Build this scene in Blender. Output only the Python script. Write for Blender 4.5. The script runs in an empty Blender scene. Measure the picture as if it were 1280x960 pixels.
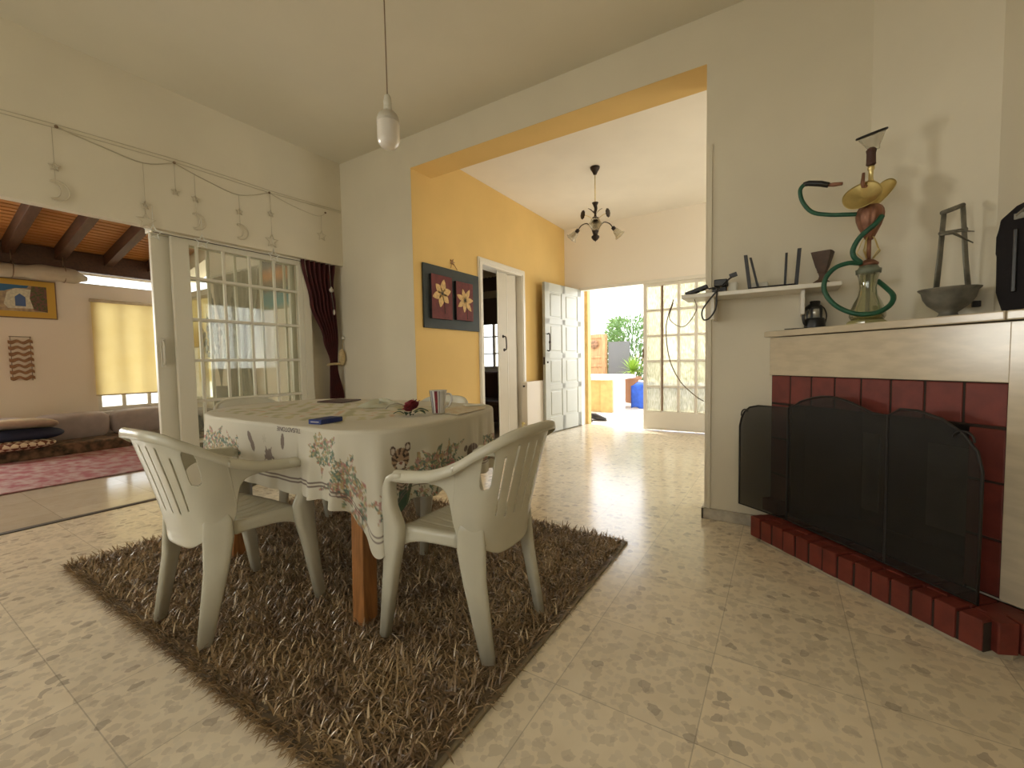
import bpy, math, random
from math import sin, cos, pi, sqrt, exp, atan2
from mathutils import Vector, Matrix
random.seed(7)
COL = bpy.context.scene.collection
S2 = 2 ** -0.5

# ------------------------------------------------------------------ materials
def new_mat(name):
    m = bpy.data.materials.new(name); m.use_nodes = True
    nt = m.node_tree; nt.nodes.clear()
    return m, nt, nt.nodes, nt.links

def N(nt, kind, **k):
    n = nt.nodes.new('ShaderNode' + kind)
    for a, v in k.items():
        if a in n.inputs.keys() if isinstance(a, str) else False: n.inputs[a].default_value = v
        else: setattr(n, a, v)
    return n

def rgba(c): return (c[0], c[1], c[2], 1.0)

def pbr(name, col, rough=0.6, metal=0.0, noise=0.0, nscale=20.0, bump=0.0, bscale=60.0, spec=0.5, stretch=None, trans=0.0, alpha=1.0, col2=None, sheen=0.0):
    m, nt, ns, ln = new_mat(name)
    out = N(nt, 'OutputMaterial'); b = N(nt, 'BsdfPrincipled')
    ln.new(b.outputs[0], out.inputs[0])
    b.inputs['Base Color'].default_value = rgba(col); b.inputs['Roughness'].default_value = rough
    b.inputs['Metallic'].default_value = metal; b.inputs['Specular IOR Level'].default_value = spec
    b.inputs['Transmission Weight'].default_value = trans; b.inputs['Alpha'].default_value = alpha
    if sheen: b.inputs['Sheen Weight'].default_value = sheen
    if noise or bump:
        tc = N(nt, 'TexCoord'); mp = N(nt, 'Mapping'); ln.new(tc.outputs['Object'], mp.inputs[0])
        if stretch: mp.inputs['Scale'].default_value = stretch
    if noise:
        t = N(nt, 'TexNoise'); t.inputs['Scale'].default_value = nscale; t.inputs['Detail'].default_value = 5
        ln.new(mp.outputs[0], t.inputs[0])
        mx = N(nt, 'Mix', data_type='RGBA')
        c2 = col2 or tuple(max(0, c * (1 - noise)) for c in col)
        mx.inputs[6].default_value = rgba(col); mx.inputs[7].default_value = rgba(c2)
        rp = N(nt, 'ValToRGB'); rp.color_ramp.elements[0].position = 0.38; rp.color_ramp.elements[1].position = 0.62
        ln.new(t.outputs[0], rp.inputs[0]); ln.new(rp.outputs[0], mx.inputs[0]); ln.new(mx.outputs[2], b.inputs['Base Color'])
    if bump:
        t2 = N(nt, 'TexNoise'); t2.inputs['Scale'].default_value = bscale; t2.inputs['Detail'].default_value = 4
        ln.new(mp.outputs[0], t2.inputs[0])
        bp = N(nt, 'Bump'); bp.inputs['Strength'].default_value = bump; bp.inputs['Distance'].default_value = 0.004
        ln.new(t2.outputs[0], bp.inputs['Height']); ln.new(bp.outputs[0], b.inputs['Normal'])
    return m

def terrazzo(name, base, tile=0.4, ox=0.22, oy=0.35, rough=0.20, chips=1.0, joint=0.35, big=False):
    m, nt, ns, ln = new_mat(name)
    out = N(nt, 'OutputMaterial'); b = N(nt, 'BsdfPrincipled'); ln.new(b.outputs[0], out.inputs[0])
    g = N(nt, 'NewGeometry'); sep = N(nt, 'SeparateXYZ'); ln.new(g.outputs['Position'], sep.inputs[0])
    def math_(op, a, bb=None, v=None):
        n = N(nt, 'Math', operation=op)
        if hasattr(a, 'links'): ln.new(a, n.inputs[0])
        else: n.inputs[0].default_value = a
        if bb is not None:
            if hasattr(bb, 'links'): ln.new(bb, n.inputs[1])
            else: n.inputs[1].default_value = bb
        return n.outputs[0]
    def cell(o, off):
        a = math_('DIVIDE', math_('SUBTRACT', o, off), tile)
        f = math_('FRACT', a); d = math_('ABSOLUTE', math_('SUBTRACT', f, 0.5))
        return math_('GREATER_THAN', d, 0.5 - 0.0032 / tile * 0.5), math_('FLOOR', a)
    jx, ix = cell(sep.outputs[0], ox); jy, iy = cell(sep.outputs[1], oy)
    jn = math_('MAXIMUM', jx, jy)
    # per-tile tone
    cmb = N(nt, 'CombineXYZ'); ln.new(ix, cmb.inputs[0]); ln.new(iy, cmb.inputs[1])
    wn = N(nt, 'TexWhiteNoise', noise_dimensions='3D'); ln.new(cmb.outputs[0], wn.inputs[0])
    # soft mottling
    nz = N(nt, 'TexNoise'); nz.inputs['Scale'].default_value = 9; nz.inputs['Detail'].default_value = 6
    ln.new(g.outputs['Position'], nz.inputs[0])
    mix1 = N(nt, 'Mix', data_type='RGBA'); mix1.inputs[6].default_value = rgba(base)
    mix1.inputs[7].default_value = rgba([base[0] * .80, base[1] * .77, base[2] * .72])
    ln.new(nz.outputs[0], mix1.inputs[0])
    cur = mix1.outputs[2]
    # chips of two sizes
    for sc, thr, sel, c1, c2, amt in ((24, .46, .48, (.46, .385, .29), (.66, .58, .45), .42), (46, .50, .55, (.72, .65, .53), (.46, .37, .29), .34), (19, .34, .86, (.30, .245, .19), (.42, .34, .28), .55)):
        nd = N(nt, 'TexNoise'); nd.inputs['Scale'].default_value = sc * 1.3; ln.new(g.outputs['Position'], nd.inputs[0])
        vm = N(nt, 'VectorMath', operation='MULTIPLY_ADD'); ln.new(nd.outputs['Color'], vm.inputs[0])
        vm.inputs[1].default_value = (0.95 / sc, 0.95 / sc, 0); ln.new(g.outputs['Position'], vm.inputs[2])
        vo = N(nt, 'TexVoronoi', voronoi_dimensions='2D'); vo.inputs['Scale'].default_value = sc
        ln.new(vm.outputs[0], vo.inputs['Vector'])
        sp = N(nt, 'SeparateColor'); ln.new(vo.outputs['Color'], sp.inputs[0])
        inside = math_('LESS_THAN', vo.outputs['Distance'], thr)
        pick = math_('GREATER_THAN', sp.outputs[0], sel)
        f = math_('MULTIPLY', math_('MULTIPLY', inside, pick), amt * chips)
        cc = N(nt, 'Mix', data_type='RGBA'); cc.inputs[6].default_value = rgba(c1); cc.inputs[7].default_value = rgba(c2)
        ln.new(sp.outputs[1], cc.inputs[0])
        mm = N(nt, 'Mix', data_type='RGBA'); ln.new(f, mm.inputs[0]); ln.new(cur, mm.inputs[6]); ln.new(cc.outputs[2], mm.inputs[7])
        cur = mm.outputs[2]
    hv = N(nt, 'HueSaturation'); ln.new(cur, hv.inputs['Color'])
    mr = N(nt, 'MapRange'); mr.inputs['To Min'].default_value = .84 if big else .95; mr.inputs['To Max'].default_value = 1.06
    ln.new(wn.outputs[0], mr.inputs[0]); ln.new(mr.outputs[0], hv.inputs['Value'])
    jm = N(nt, 'Mix', data_type='RGBA'); jf = math_('MULTIPLY', jn, joint); ln.new(jf, jm.inputs[0])
    ln.new(hv.outputs[0], jm.inputs[6]); jm.inputs[7].default_value = (.16, .13, .10, 1)
    ln.new(jm.outputs[2], b.inputs['Base Color'])
    b.inputs['Roughness'].default_value = rough; b.inputs['Specular IOR Level'].default_value = .42
    bn = N(nt, 'TexNoise'); bn.inputs['Scale'].default_value = 14; bn.inputs['Detail'].default_value = 2; ln.new(g.outputs['Position'], bn.inputs[0])
    bp = N(nt, 'Bump'); bp.inputs['Strength'].default_value = .10; bp.inputs['Distance'].default_value = .004
    ln.new(bn.outputs[0], bp.inputs['Height']); ln.new(bp.outputs[0], b.inputs['Normal'])
    return m

def vcol_mat(name, rough=.8, sheen=0.0, trans=0.0, noise=.0):
    m, nt, ns, ln = new_mat(name)
    out = N(nt, 'OutputMaterial'); b = N(nt, 'BsdfPrincipled'); ln.new(b.outputs[0], out.inputs[0])
    a = N(nt, 'Attribute'); a.attribute_name = 'print'
    ln.new(a.outputs['Color'], b.inputs['Base Color']); b.inputs['Roughness'].default_value = rough
    if sheen: b.inputs['Sheen Weight'].default_value = sheen
    return m

def cloth_translucent(name, col, fac=.5, wscale=0, col2=None, rough=.9, seam=None):
    m, nt, ns, ln = new_mat(name)
    out = N(nt, 'OutputMaterial'); d = N(nt, 'BsdfDiffuse'); t = N(nt, 'BsdfTranslucent'); mx = N(nt, 'MixShader')
    mx.inputs[0].default_value = fac
    d.inputs[0].default_value = rgba(col); t.inputs[0].default_value = rgba(col)
    if wscale:
        tc = N(nt, 'TexCoord'); nz = N(nt, 'TexNoise'); nz.inputs['Scale'].default_value = wscale; nz.inputs['Detail'].default_value = 4
        ln.new(tc.outputs['Object'], nz.inputs[0])
        cm = N(nt, 'Mix', data_type='RGBA'); cm.inputs[6].default_value = rgba(col); cm.inputs[7].default_value = rgba(col2)
        ln.new(nz.outputs[0], cm.inputs[0])
        ln.new(cm.outputs[2], d.inputs[0]); ln.new(cm.outputs[2], t.inputs[0])
    ln.new(d.outputs[0], mx.inputs[1]); ln.new(t.outputs[0], mx.inputs[2]); ln.new(mx.outputs[0], out.inputs[0])
    return m

def glass_thin(name, tint=(1, 1, 1), rough=0.0, refl=.08, body=0.0, bodycol=(.8, .8, .8)):
    m, nt, ns, ln = new_mat(name)
    out = N(nt, 'OutputMaterial'); t = N(nt, 'BsdfTransparent'); g = N(nt, 'BsdfGlossy'); mx = N(nt, 'MixShader')
    t.inputs[0].default_value = rgba(tint); g.inputs['Roughness'].default_value = rough
    lw = N(nt, 'LayerWeight'); lw.inputs[0].default_value = .35
    mr = N(nt, 'MapRange'); mr.inputs['To Min'].default_value = refl * .5; mr.inputs['To Max'].default_value = min(1, refl * 6)
    ln.new(lw.outputs['Facing'], mr.inputs[0]); ln.new(mr.outputs[0], mx.inputs[0])
    ln.new(t.outputs[0], mx.inputs[1]); ln.new(g.outputs[0], mx.inputs[2])
    last = mx
    if body:
        d = N(nt, 'BsdfDiffuse'); d.inputs[0].default_value = rgba(bodycol); m2 = N(nt, 'MixShader'); m2.inputs[0].default_value = body
        ln.new(mx.outputs[0], m2.inputs[1]); ln.new(d.outputs[0], m2.inputs[2]); last = m2
    ln.new(last.outputs[0], out.inputs[0])
    return m

def stripes(name, axis, freq, c1, c2, sharp=.5, rough=.7, dist=0.0, dscale=4, phase=0.0):
    """alternating bands along one object axis"""
    m, nt, ns, ln = new_mat(name)
    out = N(nt, 'OutputMaterial'); b = N(nt, 'BsdfPrincipled'); ln.new(b.outputs[0], out.inputs[0])
    tc = N(nt, 'TexCoord'); w = N(nt, 'TexWave', wave_type='BANDS', bands_direction=axis)
    w.inputs['Scale'].default_value = freq; w.inputs['Distortion'].default_value = dist; w.inputs['Detail Scale'].default_value = dscale
    w.inputs['Phase Offset'].default_value = phase
    ln.new(tc.outputs['Object'], w.inputs[0])
    rp = N(nt, 'ValToRGB'); rp.color_ramp.elements[0].position = sharp - .08; rp.color_ramp.elements[1].position = sharp + .08
    rp.color_ramp.elements[0].color = rgba(c1); rp.color_ramp.elements[1].color = rgba(c2)
    ln.new(w.outputs[0], rp.inputs[0]); ln.new(rp.outputs[0], b.inputs['Base Color']); b.inputs['Roughness'].default_value = rough
    return m

M = {}
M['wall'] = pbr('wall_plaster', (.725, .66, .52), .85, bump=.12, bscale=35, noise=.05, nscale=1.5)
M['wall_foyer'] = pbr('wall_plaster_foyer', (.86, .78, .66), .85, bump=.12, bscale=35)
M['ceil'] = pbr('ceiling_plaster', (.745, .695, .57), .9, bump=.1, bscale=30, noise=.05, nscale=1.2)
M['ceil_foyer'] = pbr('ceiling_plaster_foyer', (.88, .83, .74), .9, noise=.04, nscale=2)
M['yellow'] = pbr('ochre_wall_paint', (.78, .53, .19), .8, bump=.12, bscale=30, noise=.06, nscale=1.6)
M['floor'] = terrazzo('terrazzo_tiles', (.90, .80, .63))
M['floor_sun'] = terrazzo('sunroom_tiles', (.62, .55, .44), tile=.55, ox=.1, oy=.25, rough=.14, chips=.3, joint=.5, big=True)
M['patio'] = terrazzo('patio_tiles', (.78, .74, .68), tile=.4, rough=.35, chips=.3, joint=.3)
M['white_paint'] = pbr('white_gloss_paint', (.78, .73, .63), .32, noise=.03, nscale=6)
M['white_door'] = pbr('white_door_paint', (.50, .505, .44), .35, noise=.04, nscale=5)
M['frame_paint'] = pbr('aluminium_white', (.66, .62, .50), .4)
M['brown_frame'] = pbr('brown_frame', (.20, .12, .07), .5)
M['dark_seal'] = pbr('dark_track', (.07, .055, .04), .6)
M['plastic'] = pbr('white_plastic', (.56, .53, .42), .27, bump=.03, bscale=40, noise=.04, nscale=9)
M['wood_leg'] = pbr('varnished_pine', (.38, .16, .05), .35, noise=.35, nscale=6, stretch=(12, 12, 1))
M['cloth'] = vcol_mat('printed_tablecloth', .85)
M['brick'] = pbr('red_painted_brick', (.185, .030, .019), .55, noise=.25, nscale=14, bump=.25, bscale=50)
M['brick_top'] = pbr('sooty_brick', (.13, .065, .04), .7, noise=.4, nscale=16, bump=.3, bscale=50)
M['mortar'] = pbr('dark_mortar', (.035, .022, .016), .9)
M['marble'] = pbr('beige_marble', (.64, .54, .39), .18, noise=.13, nscale=4, stretch=(2.0, 2.0, 7.0))
M['marble_floor'] = pbr('beige_marble_base', (.50, .43, .32), .25, noise=.3, nscale=16)
M['soot'] = pbr('sooty_firebox', (.045, .036, .028), .9, noise=.4, nscale=5)
M['ash'] = pbr('grey_firebrick', (.20, .18, .14), .9, noise=.3, nscale=8)
M['black'] = pbr('black_plastic', (.018, .016, .015), .4)
M['black_m'] = pbr('black_iron', (.022, .018, .016), .5, metal=.3)
M['dark_glossy'] = pbr('dark_glossy_plastic', (.012, .010, .011), .75, spec=.2, bump=.2, bscale=120)
M['brass'] = pbr('brass', (.82, .68, .32), .30, metal=1.0, noise=.25, nscale=10)
M['copper'] = pbr('copper', (.36, .17, .105), .48, metal=.6, noise=.4, nscale=12)
M['bronze'] = pbr('tarnished_bronze', (.25, .235, .19), .5, metal=.35, noise=.4, nscale=18, bump=.2)
M['dark_wood'] = pbr('carved_dark_wood', (.10, .055, .035), .55, noise=.3, nscale=30, bump=.3)
M['hose'] = pbr('green_hose', (.011, .095, .048), .45, noise=.2, nscale=60)
M['hk_glass'] = glass_thin('pale_green_glass', (.90, .92, .82), .03, .14, body=.03, bodycol=(.6, .6, .42))
M['glass'] = glass_thin('window_glass', (.97, .98, .97), 0.0, .10)
M['glass_dusty'] = glass_thin('sliding_door_glass', (.93, .94, .90), 0.02, .035, body=.05, bodycol=(.8, .78, .66))
M['pane_textured'] = None
M['bulb'] = pbr('opal_bulb', (.80, .74, .66), .25, trans=.25)
M['bulb_neck'] = pbr('bulb_housing', (.50, .46, .38), .4)
M['cord'] = pbr('brown_cord', (.20, .13, .07), .6)
M['white_pl'] = pbr('off_white_plastic', (.60, .57, .48), .4)
M['white_thread'] = pbr('thread', (.50, .44, .32), .8)
M['ornament_grey'] = pbr('wire_ornament', (.60, .53, .40), .7)
M['ornament'] = pbr('white_ornament', (.80, .80, .74), .4)
M['curtain'] = pbr('burgundy_velvet', (.065, .005, .006), .85, sheen=.1, noise=.3, nscale=12)
M['tassel'] = pbr('cream_tieback', (.62, .48, .26), .8, noise=.2, nscale=60)
M['slats'] = stripes('cedar_slats', 'X', 2.6, (.12, .045, .014), (.62, .30, .10), sharp=.28, rough=.45)
M['beam_wood'] = pbr('dark_roof_beam', (.10, .045, .022), .5, noise=.3, nscale=5, stretch=(1, 8, 8))
M['canvas'] = pbr('rolled_canvas', (.55, .48, .36), .9, noise=.12, nscale=8, bump=.3, bscale=12)
M['blind'] = cloth_translucent('yellow_roller_blind', (.66, .50, .20), .60, 3.0, (.78, .64, .32))
M['sheer'] = cloth_translucent('sheer_white_curtain', (.62, .60, .50), .35, 6.0, (.40, .39, .34))
M['couch_grey'] = pbr('mauve_grey_fabric', (.50, .44, .43), .9, noise=.12, nscale=10, sheen=.2, bump=.2, bscale=300)
M['couch_pattern'] = pbr('dark_floral_upholstery', (.055, .045, .03), .9, noise=1, nscale=13, col2=(.26, .15, .09))
M['pink_rug'] = pbr('faded_pink_rug', (.34, .10, .12), .95, noise=1, nscale=7, stretch=(1, 1.6, 1), col2=(.46, .33, .31))
M['navy'] = pbr('navy_cushion', (.012, .018, .05), .8)
M['cream'] = pbr('cream_cushion', (.72, .62, .45), .85, noise=.15, nscale=14)
M['hound'] = None
M['rug_base'] = pbr('rug_backing', (.16, .12, .08), .95)
M['rug_fibre'] = pbr('shag_fibre', (.36, .245, .125), .38, spec=.6, noise=.5, nscale=5.0, col2=(.22, .14, .075))
M['rug_hi'] = pbr('shag_fibre_light', (.62, .48, .30), .28, spec=.8)
M['rug_edge'] = pbr('rug_binding', (.24, .19, .12), .9)
M['blue'] = pbr('blue_carton', (.012, .03, .16), .35)
M['brown_mat'] = pbr('brown_leather', (.055, .022, .012), .5)
M['rose'] = pbr('red_velvet_petal', (.20, .005, .012), .6, noise=.4, nscale=60)
M['rose_pink'] = pbr('pink_petal', (.45, .08, .09), .6)
M['leaf'] = pbr('dark_green_leaf', (.02, .06, .025), .5)
M['mug'] = pbr('mug_glaze', (.60, .57, .52), .2)
M['paper'] = pbr('paper', (.72, .70, .60), .6)
M['paper2'] = pbr('patterned_paper', (.55, .42, .26), .7, noise=1, nscale=25, col2=(.62, .56, .42))
M['pic_board'] = pbr('dark_green_board', (.028, .037, .033), .6, noise=.2, nscale=8)
M['pic_red'] = pbr('maroon_canvas', (.15, .022, .018), .7, noise=.25, nscale=18)
M['pic_black'] = pbr('black_edge', (.012, .01, .01), .7)
M['petal'] = pbr('golden_petal', (.72, .46, .17), .6, noise=.3, nscale=30)
M['radiator'] = pbr('radiator_enamel', (.72, .64, .52), .4)
M['iron'] = pbr('black_wrought_iron', (.035, .022, .015), .45, metal=.4)
M['shade_glass'] = glass_thin('frosted_shade', (.9, .88, .8), .25, .15, body=.28, bodycol=(.75, .66, .5))
M['yellow_stone'] = pbr('yellow_plaster_outside', (.66, .46, .18), .9, noise=.15, nscale=10, bump=.3)
M['white_stone'] = pbr('white_stone', (.80, .78, .74), .7)
M['gate_wood'] = pbr('gate_wood', (.62, .36, .17), .6, noise=.3, nscale=4, stretch=(8, 8, 1))
M['tarp'] = pbr('blue_tarp', (.03, .12, .62), .5, noise=.3, nscale=9)
M['foliage'] = pbr('oleander_leaf', (.22, .36, .13), .6)
M['foliage_y'] = pbr('yucca_leaf', (.30, .46, .06), .5)
M['mat_yellow'] = pbr('yellow_picture_mat', (.62, .38, .06), .6)
M['dark_furn'] = pbr('dark_brown_fabric', (.10, .055, .042), .8)
M['dark_blind'] = pbr('dark_brown_blind', (.12, .085, .062), .9)
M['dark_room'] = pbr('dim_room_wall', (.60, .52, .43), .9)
M['ground'] = pbr('pale_ground', (.70, .68, .62), .9)

def textured_pane():
    m, nt, ns, ln = new_mat('textured_glass')
    out = N(nt, 'OutputMaterial'); tr = N(nt, 'BsdfTranslucent'); t = N(nt, 'BsdfTransparent'); mx = N(nt, 'MixShader'); g = N(nt, 'BsdfGlossy'); m2 = N(nt, 'MixShader')
    tc = N(nt, 'TexCoord'); mp = N(nt, 'Mapping'); mp.inputs['Scale'].default_value = (130, 130, 16); ln.new(tc.outputs['Object'], mp.inputs[0])
    nz = N(nt, 'TexNoise'); nz.inputs['Scale'].default_value = 1.0; nz.inputs['Detail'].default_value = 3; ln.new(mp.outputs[0], nz.inputs[0])
    rp = N(nt, 'ValToRGB'); rp.color_ramp.elements[0].position = .4; rp.color_ramp.elements[1].position = .6
    rp.color_ramp.elements[0].color = (.50, .49, .38, 1); rp.color_ramp.elements[1].color = (.80, .77, .66, 1)
    ln.new(nz.outputs[0], rp.inputs[0]); ln.new(rp.outputs[0], t.inputs[0]); ln.new(rp.outputs[0], tr.inputs[0])
    mx.inputs[0].default_value = .45; ln.new(t.outputs[0], mx.inputs[1]); ln.new(tr.outputs[0], mx.inputs[2])
    m2.inputs[0].default_value = .06; g.inputs['Roughness'].default_value = .2
    ln.new(mx.outputs[0], m2.inputs[1]); ln.new(g.outputs[0], m2.inputs[2]); ln.new(m2.outputs[0], out.inputs[0])
    return m
M['pane_textured'] = textured_pane()

def mesh_screen():
    m, nt, ns, ln = new_mat('fine_black_wire_mesh')
    out = N(nt, 'OutputMaterial'); d = N(nt, 'BsdfPrincipled'); d.inputs['Base Color'].default_value = (.012, .011, .010, 1); d.inputs['Roughness'].default_value = .7
    t = N(nt, 'BsdfTransparent'); mx = N(nt, 'MixShader'); mx.inputs[0].default_value = .80
    ln.new(t.outputs[0], mx.inputs[1]); ln.new(d.outputs[0], mx.inputs[2]); ln.new(mx.outputs[0], out.inputs[0])
    return m
M['mesh'] = mesh_screen()

def houndstooth():
    m, nt, ns, ln = new_mat('brown_cream_weave')
    out = N(nt, 'OutputMaterial'); b = N(nt, 'BsdfPrincipled'); ln.new(b.outputs[0], out.inputs[0])
    tc = N(nt, 'TexCoord'); mp = N(nt, 'Mapping'); mp.inputs['Rotation'].default_value = (0, 0, .78); mp.inputs['Scale'].default_value = (22, 22, 22)
    ln.new(tc.outputs['Object'], mp.inputs[0]); c = N(nt, 'TexChecker'); c.inputs['Scale'].default_value = 1
    c.inputs[1].default_value = (.16, .045, .02, 1); c.inputs[2].default_value = (.72, .62, .45, 1)
    ln.new(mp.outputs[0], c.inputs[0]); ln.new(c.outputs[0], b.inputs['Base Color']); b.inputs['Roughness'].default_value = .9
    return m
M['hound'] = houndstooth()

# ------------------------------------------------------------------ mesh builder
def wloc(o):
    v = Vector((0, 0, 0))
    while o is not None:
        v = v + Vector(o.location); o = o.parent
    return v

class MB:
    def __init__(s): s.v = []; s.f = []; s.m = []; s.sm = []; s.cur = 0; s.smooth = False; s.T = None
    def add(s, vs, fs, smooth=None):
        o = len(s.v)
        if s.T is not None: vs = [tuple(s.T @ Vector(p)) for p in vs]
        s.v += [tuple(p) for p in vs]
        for f in fs:
            s.f.append(tuple(i + o for i in f)); s.m.append(s.cur); s.sm.append(s.smooth if smooth is None else smooth)
        return s
    def mat(s, i): s.cur = i; return s
    def bx(s, x0, y0, z0, x1, y1, z1):
        vs = [(x0, y0, z0), (x1, y0, z0), (x1, y1, z0), (x0, y1, z0), (x0, y0, z1), (x1, y0, z1), (x1, y1, z1), (x0, y1, z1)]
        return s.add(vs, [(3, 2, 1, 0), (4, 5, 6, 7), (0, 1, 5, 4), (1, 2, 6, 5), (2, 3, 7, 6), (3, 0, 4, 7)], False)
    def obx(s, c, ax, ay, az, hx, hy, hz):
        c, ax, ay, az = Vector(c), Vector(ax), Vector(ay), Vector(az); vs = []
        for z in (-hz, hz):
            for x, y in ((-hx, -hy), (hx, -hy), (hx, hy), (-hx, hy)): vs.append(c + ax * x + ay * y + az * z)
        return s.add(vs, [(3, 2, 1, 0), (4, 5, 6, 7), (0, 1, 5, 4), (1, 2, 6, 5), (2, 3, 7, 6), (3, 0, 4, 7)], False)
    def tube(s, pts, r, n=10, caps=True, closed=False, flat=1.0):
        pts = [Vector(p) for p in pts]; k = len(pts); rr = r if isinstance(r, (list, tuple)) else [r] * k
        prev = None; rings = []
        for i, p in enumerate(pts):
            a = pts[i - 1] if (i > 0 or closed) else p; b = pts[(i + 1) % k] if (i < k - 1 or closed) else p
            t = (b - a); t = t.normalized() if t.length > 1e-9 else Vector((0, 0, 1))
            if prev is None:
                u = t.cross(Vector((0, 0, 1)));
                if u.length < 1e-3: u = t.cross(Vector((1, 0, 0)))
            else: u = prev - t * prev.dot(t)
            u.normalize(); w = t.cross(u); prev = u
            rings.append([p + (u * cos(2 * pi * j / n) + w * sin(2 * pi * j / n) * flat) * rr[i] for j in range(n)])
        vs = [q for R in rings for q in R]; fs = []
        for i in range(k if closed else k - 1):
            for j in range(n):
                a = i * n + j; b = i * n + (j + 1) % n; c = ((i + 1) % k) * n + (j + 1) % n; d = ((i + 1) % k) * n + j
                fs.append((a, b, c, d))
        if caps and not closed: fs += [tuple(range(n - 1, -1, -1)), tuple((k - 1) * n + j for j in range(n))]
        return s.add(vs, fs, True)
    def lathe(s, prof, c=(0, 0, 0), n=24, az=(0, 0, 1), cap=True, rfn=None):
        az = Vector(az).normalized(); ax = az.orthogonal().normalized(); ay = az.cross(ax); c = Vector(c)
        vs = []; fs = []
        for i, (r, z) in enumerate(prof):
            for j in range(n):
                a = 2 * pi * j / n; q = r * (rfn(a, i) if rfn else 1)
                vs.append(c + ax * q * cos(a) + ay * q * sin(a) + az * z)
        for i in range(len(prof) - 1):
            for j in range(n): fs.append((i * n + j, i * n + (j + 1) % n, (i + 1) * n + (j + 1) % n, (i + 1) * n + j))
        if cap: fs += [tuple(range(n - 1, -1, -1)), tuple((len(prof) - 1) * n + j for j in range(n))]
        return s.add(vs, fs, True)
    def sph(s, c, r, n=14, m=9, sc=(1, 1, 1)):
        vs = []; fs = []
        for i in range(m + 1):
            t = pi * i / m
            for j in range(n): a = 2 * pi * j / n; vs.append((c[0] + r * sc[0] * sin(t) * cos(a), c[1] + r * sc[1] * sin(t) * sin(a), c[2] - r * sc[2] * cos(t)))
        for i in range(m):
            for j in range(n): fs.append((i * n + j, i * n + (j + 1) % n, (i + 1) * n + (j + 1) % n, (i + 1) * n + j))
        return s.add(vs, fs, True)
    def grid(s, fn, nu, nv, keep=None, closed=False, smooth=True):
        vs = [fn(i / nu, j / nv) for i in range(nu + (0 if closed else 1)) for j in range(nv + 1)]; fs = []
        K = nu if closed else nu + 1
        for i in range(nu):
            for j in range(nv):
                if keep is None or keep((i + .5) / nu, (j + .5) / nv):
                    i2 = (i + 1) % K
                    fs.append((i * (nv + 1) + j, i2 * (nv + 1) + j, i2 * (nv + 1) + j + 1, i * (nv + 1) + j + 1))
        return s.add(vs, fs, smooth)
    def prism(s, poly, o, ux, uy, n, t):
        """2D polygon placed at o with axes ux, uy and extruded by t along n"""
        o, ux, uy, n = Vector(o), Vector(ux), Vector(uy), Vector(n); k = len(poly)
        a = [o + ux * p[0] + uy * p[1] for p in poly]; b = [p + n * t for p in a]
        fs = [tuple(range(k - 1, -1, -1)), tuple(range(k, 2 * k))] + [(i, (i + 1) % k, k + (i + 1) % k, k + i) for i in range(k)]
        return s.add(a + b, fs, False)
    def build(s, name, mats, parent=None, bevel=0, solid=0, solid_off=0, sub=0, weld=False, color=None, bseg=2):
        me = bpy.data.meshes.new(name)
        mats = mats if isinstance(mats, (list, tuple)) else [mats]
        if parent is not None: off = wloc(parent)
        else:
            xs = [p[0] for p in s.v]; ys = [p[1] for p in s.v]; zs = [p[2] for p in s.v]
            off = Vector(((min(xs) + max(xs)) / 2, (min(ys) + max(ys)) / 2, min(zs)))
        me.from_pydata([(p[0] - off.x, p[1] - off.y, p[2] - off.z) for p in s.v], [], s.f)
        for m in mats: me.materials.append(M[m] if isinstance(m, str) else m)
        me.polygons.foreach_set('material_index', s.m); me.polygons.foreach_set('use_smooth', s.sm)
        if color is not None:
            ca = me.color_attributes.new('print', 'FLOAT_COLOR', 'POINT')
            flat = []
            for c in color: flat += [c[0], c[1], c[2], 1.0]
            ca.data.foreach_set('color', flat)
        me.validate(); me.update()
        o = bpy.data.objects.new(name, me); COL.objects.link(o)
        if parent is not None: o.parent = parent
        else: o.location = off
        if weld: o.modifiers.new('weld', 'WELD').merge_threshold = .0002
        if solid:
            md = o.modifiers.new('solid', 'SOLIDIFY'); md.thickness = solid; md.offset = solid_off
        if bevel:
            md = o.modifiers.new('bevel', 'BEVEL'); md.width = bevel; md.segments = bseg; md.limit_method = 'ANGLE'; md.angle_limit = .6
        if sub:
            md = o.modifiers.new('sub', 'SUBSURF'); md.levels = sub; md.render_levels = sub
        return o

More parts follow.
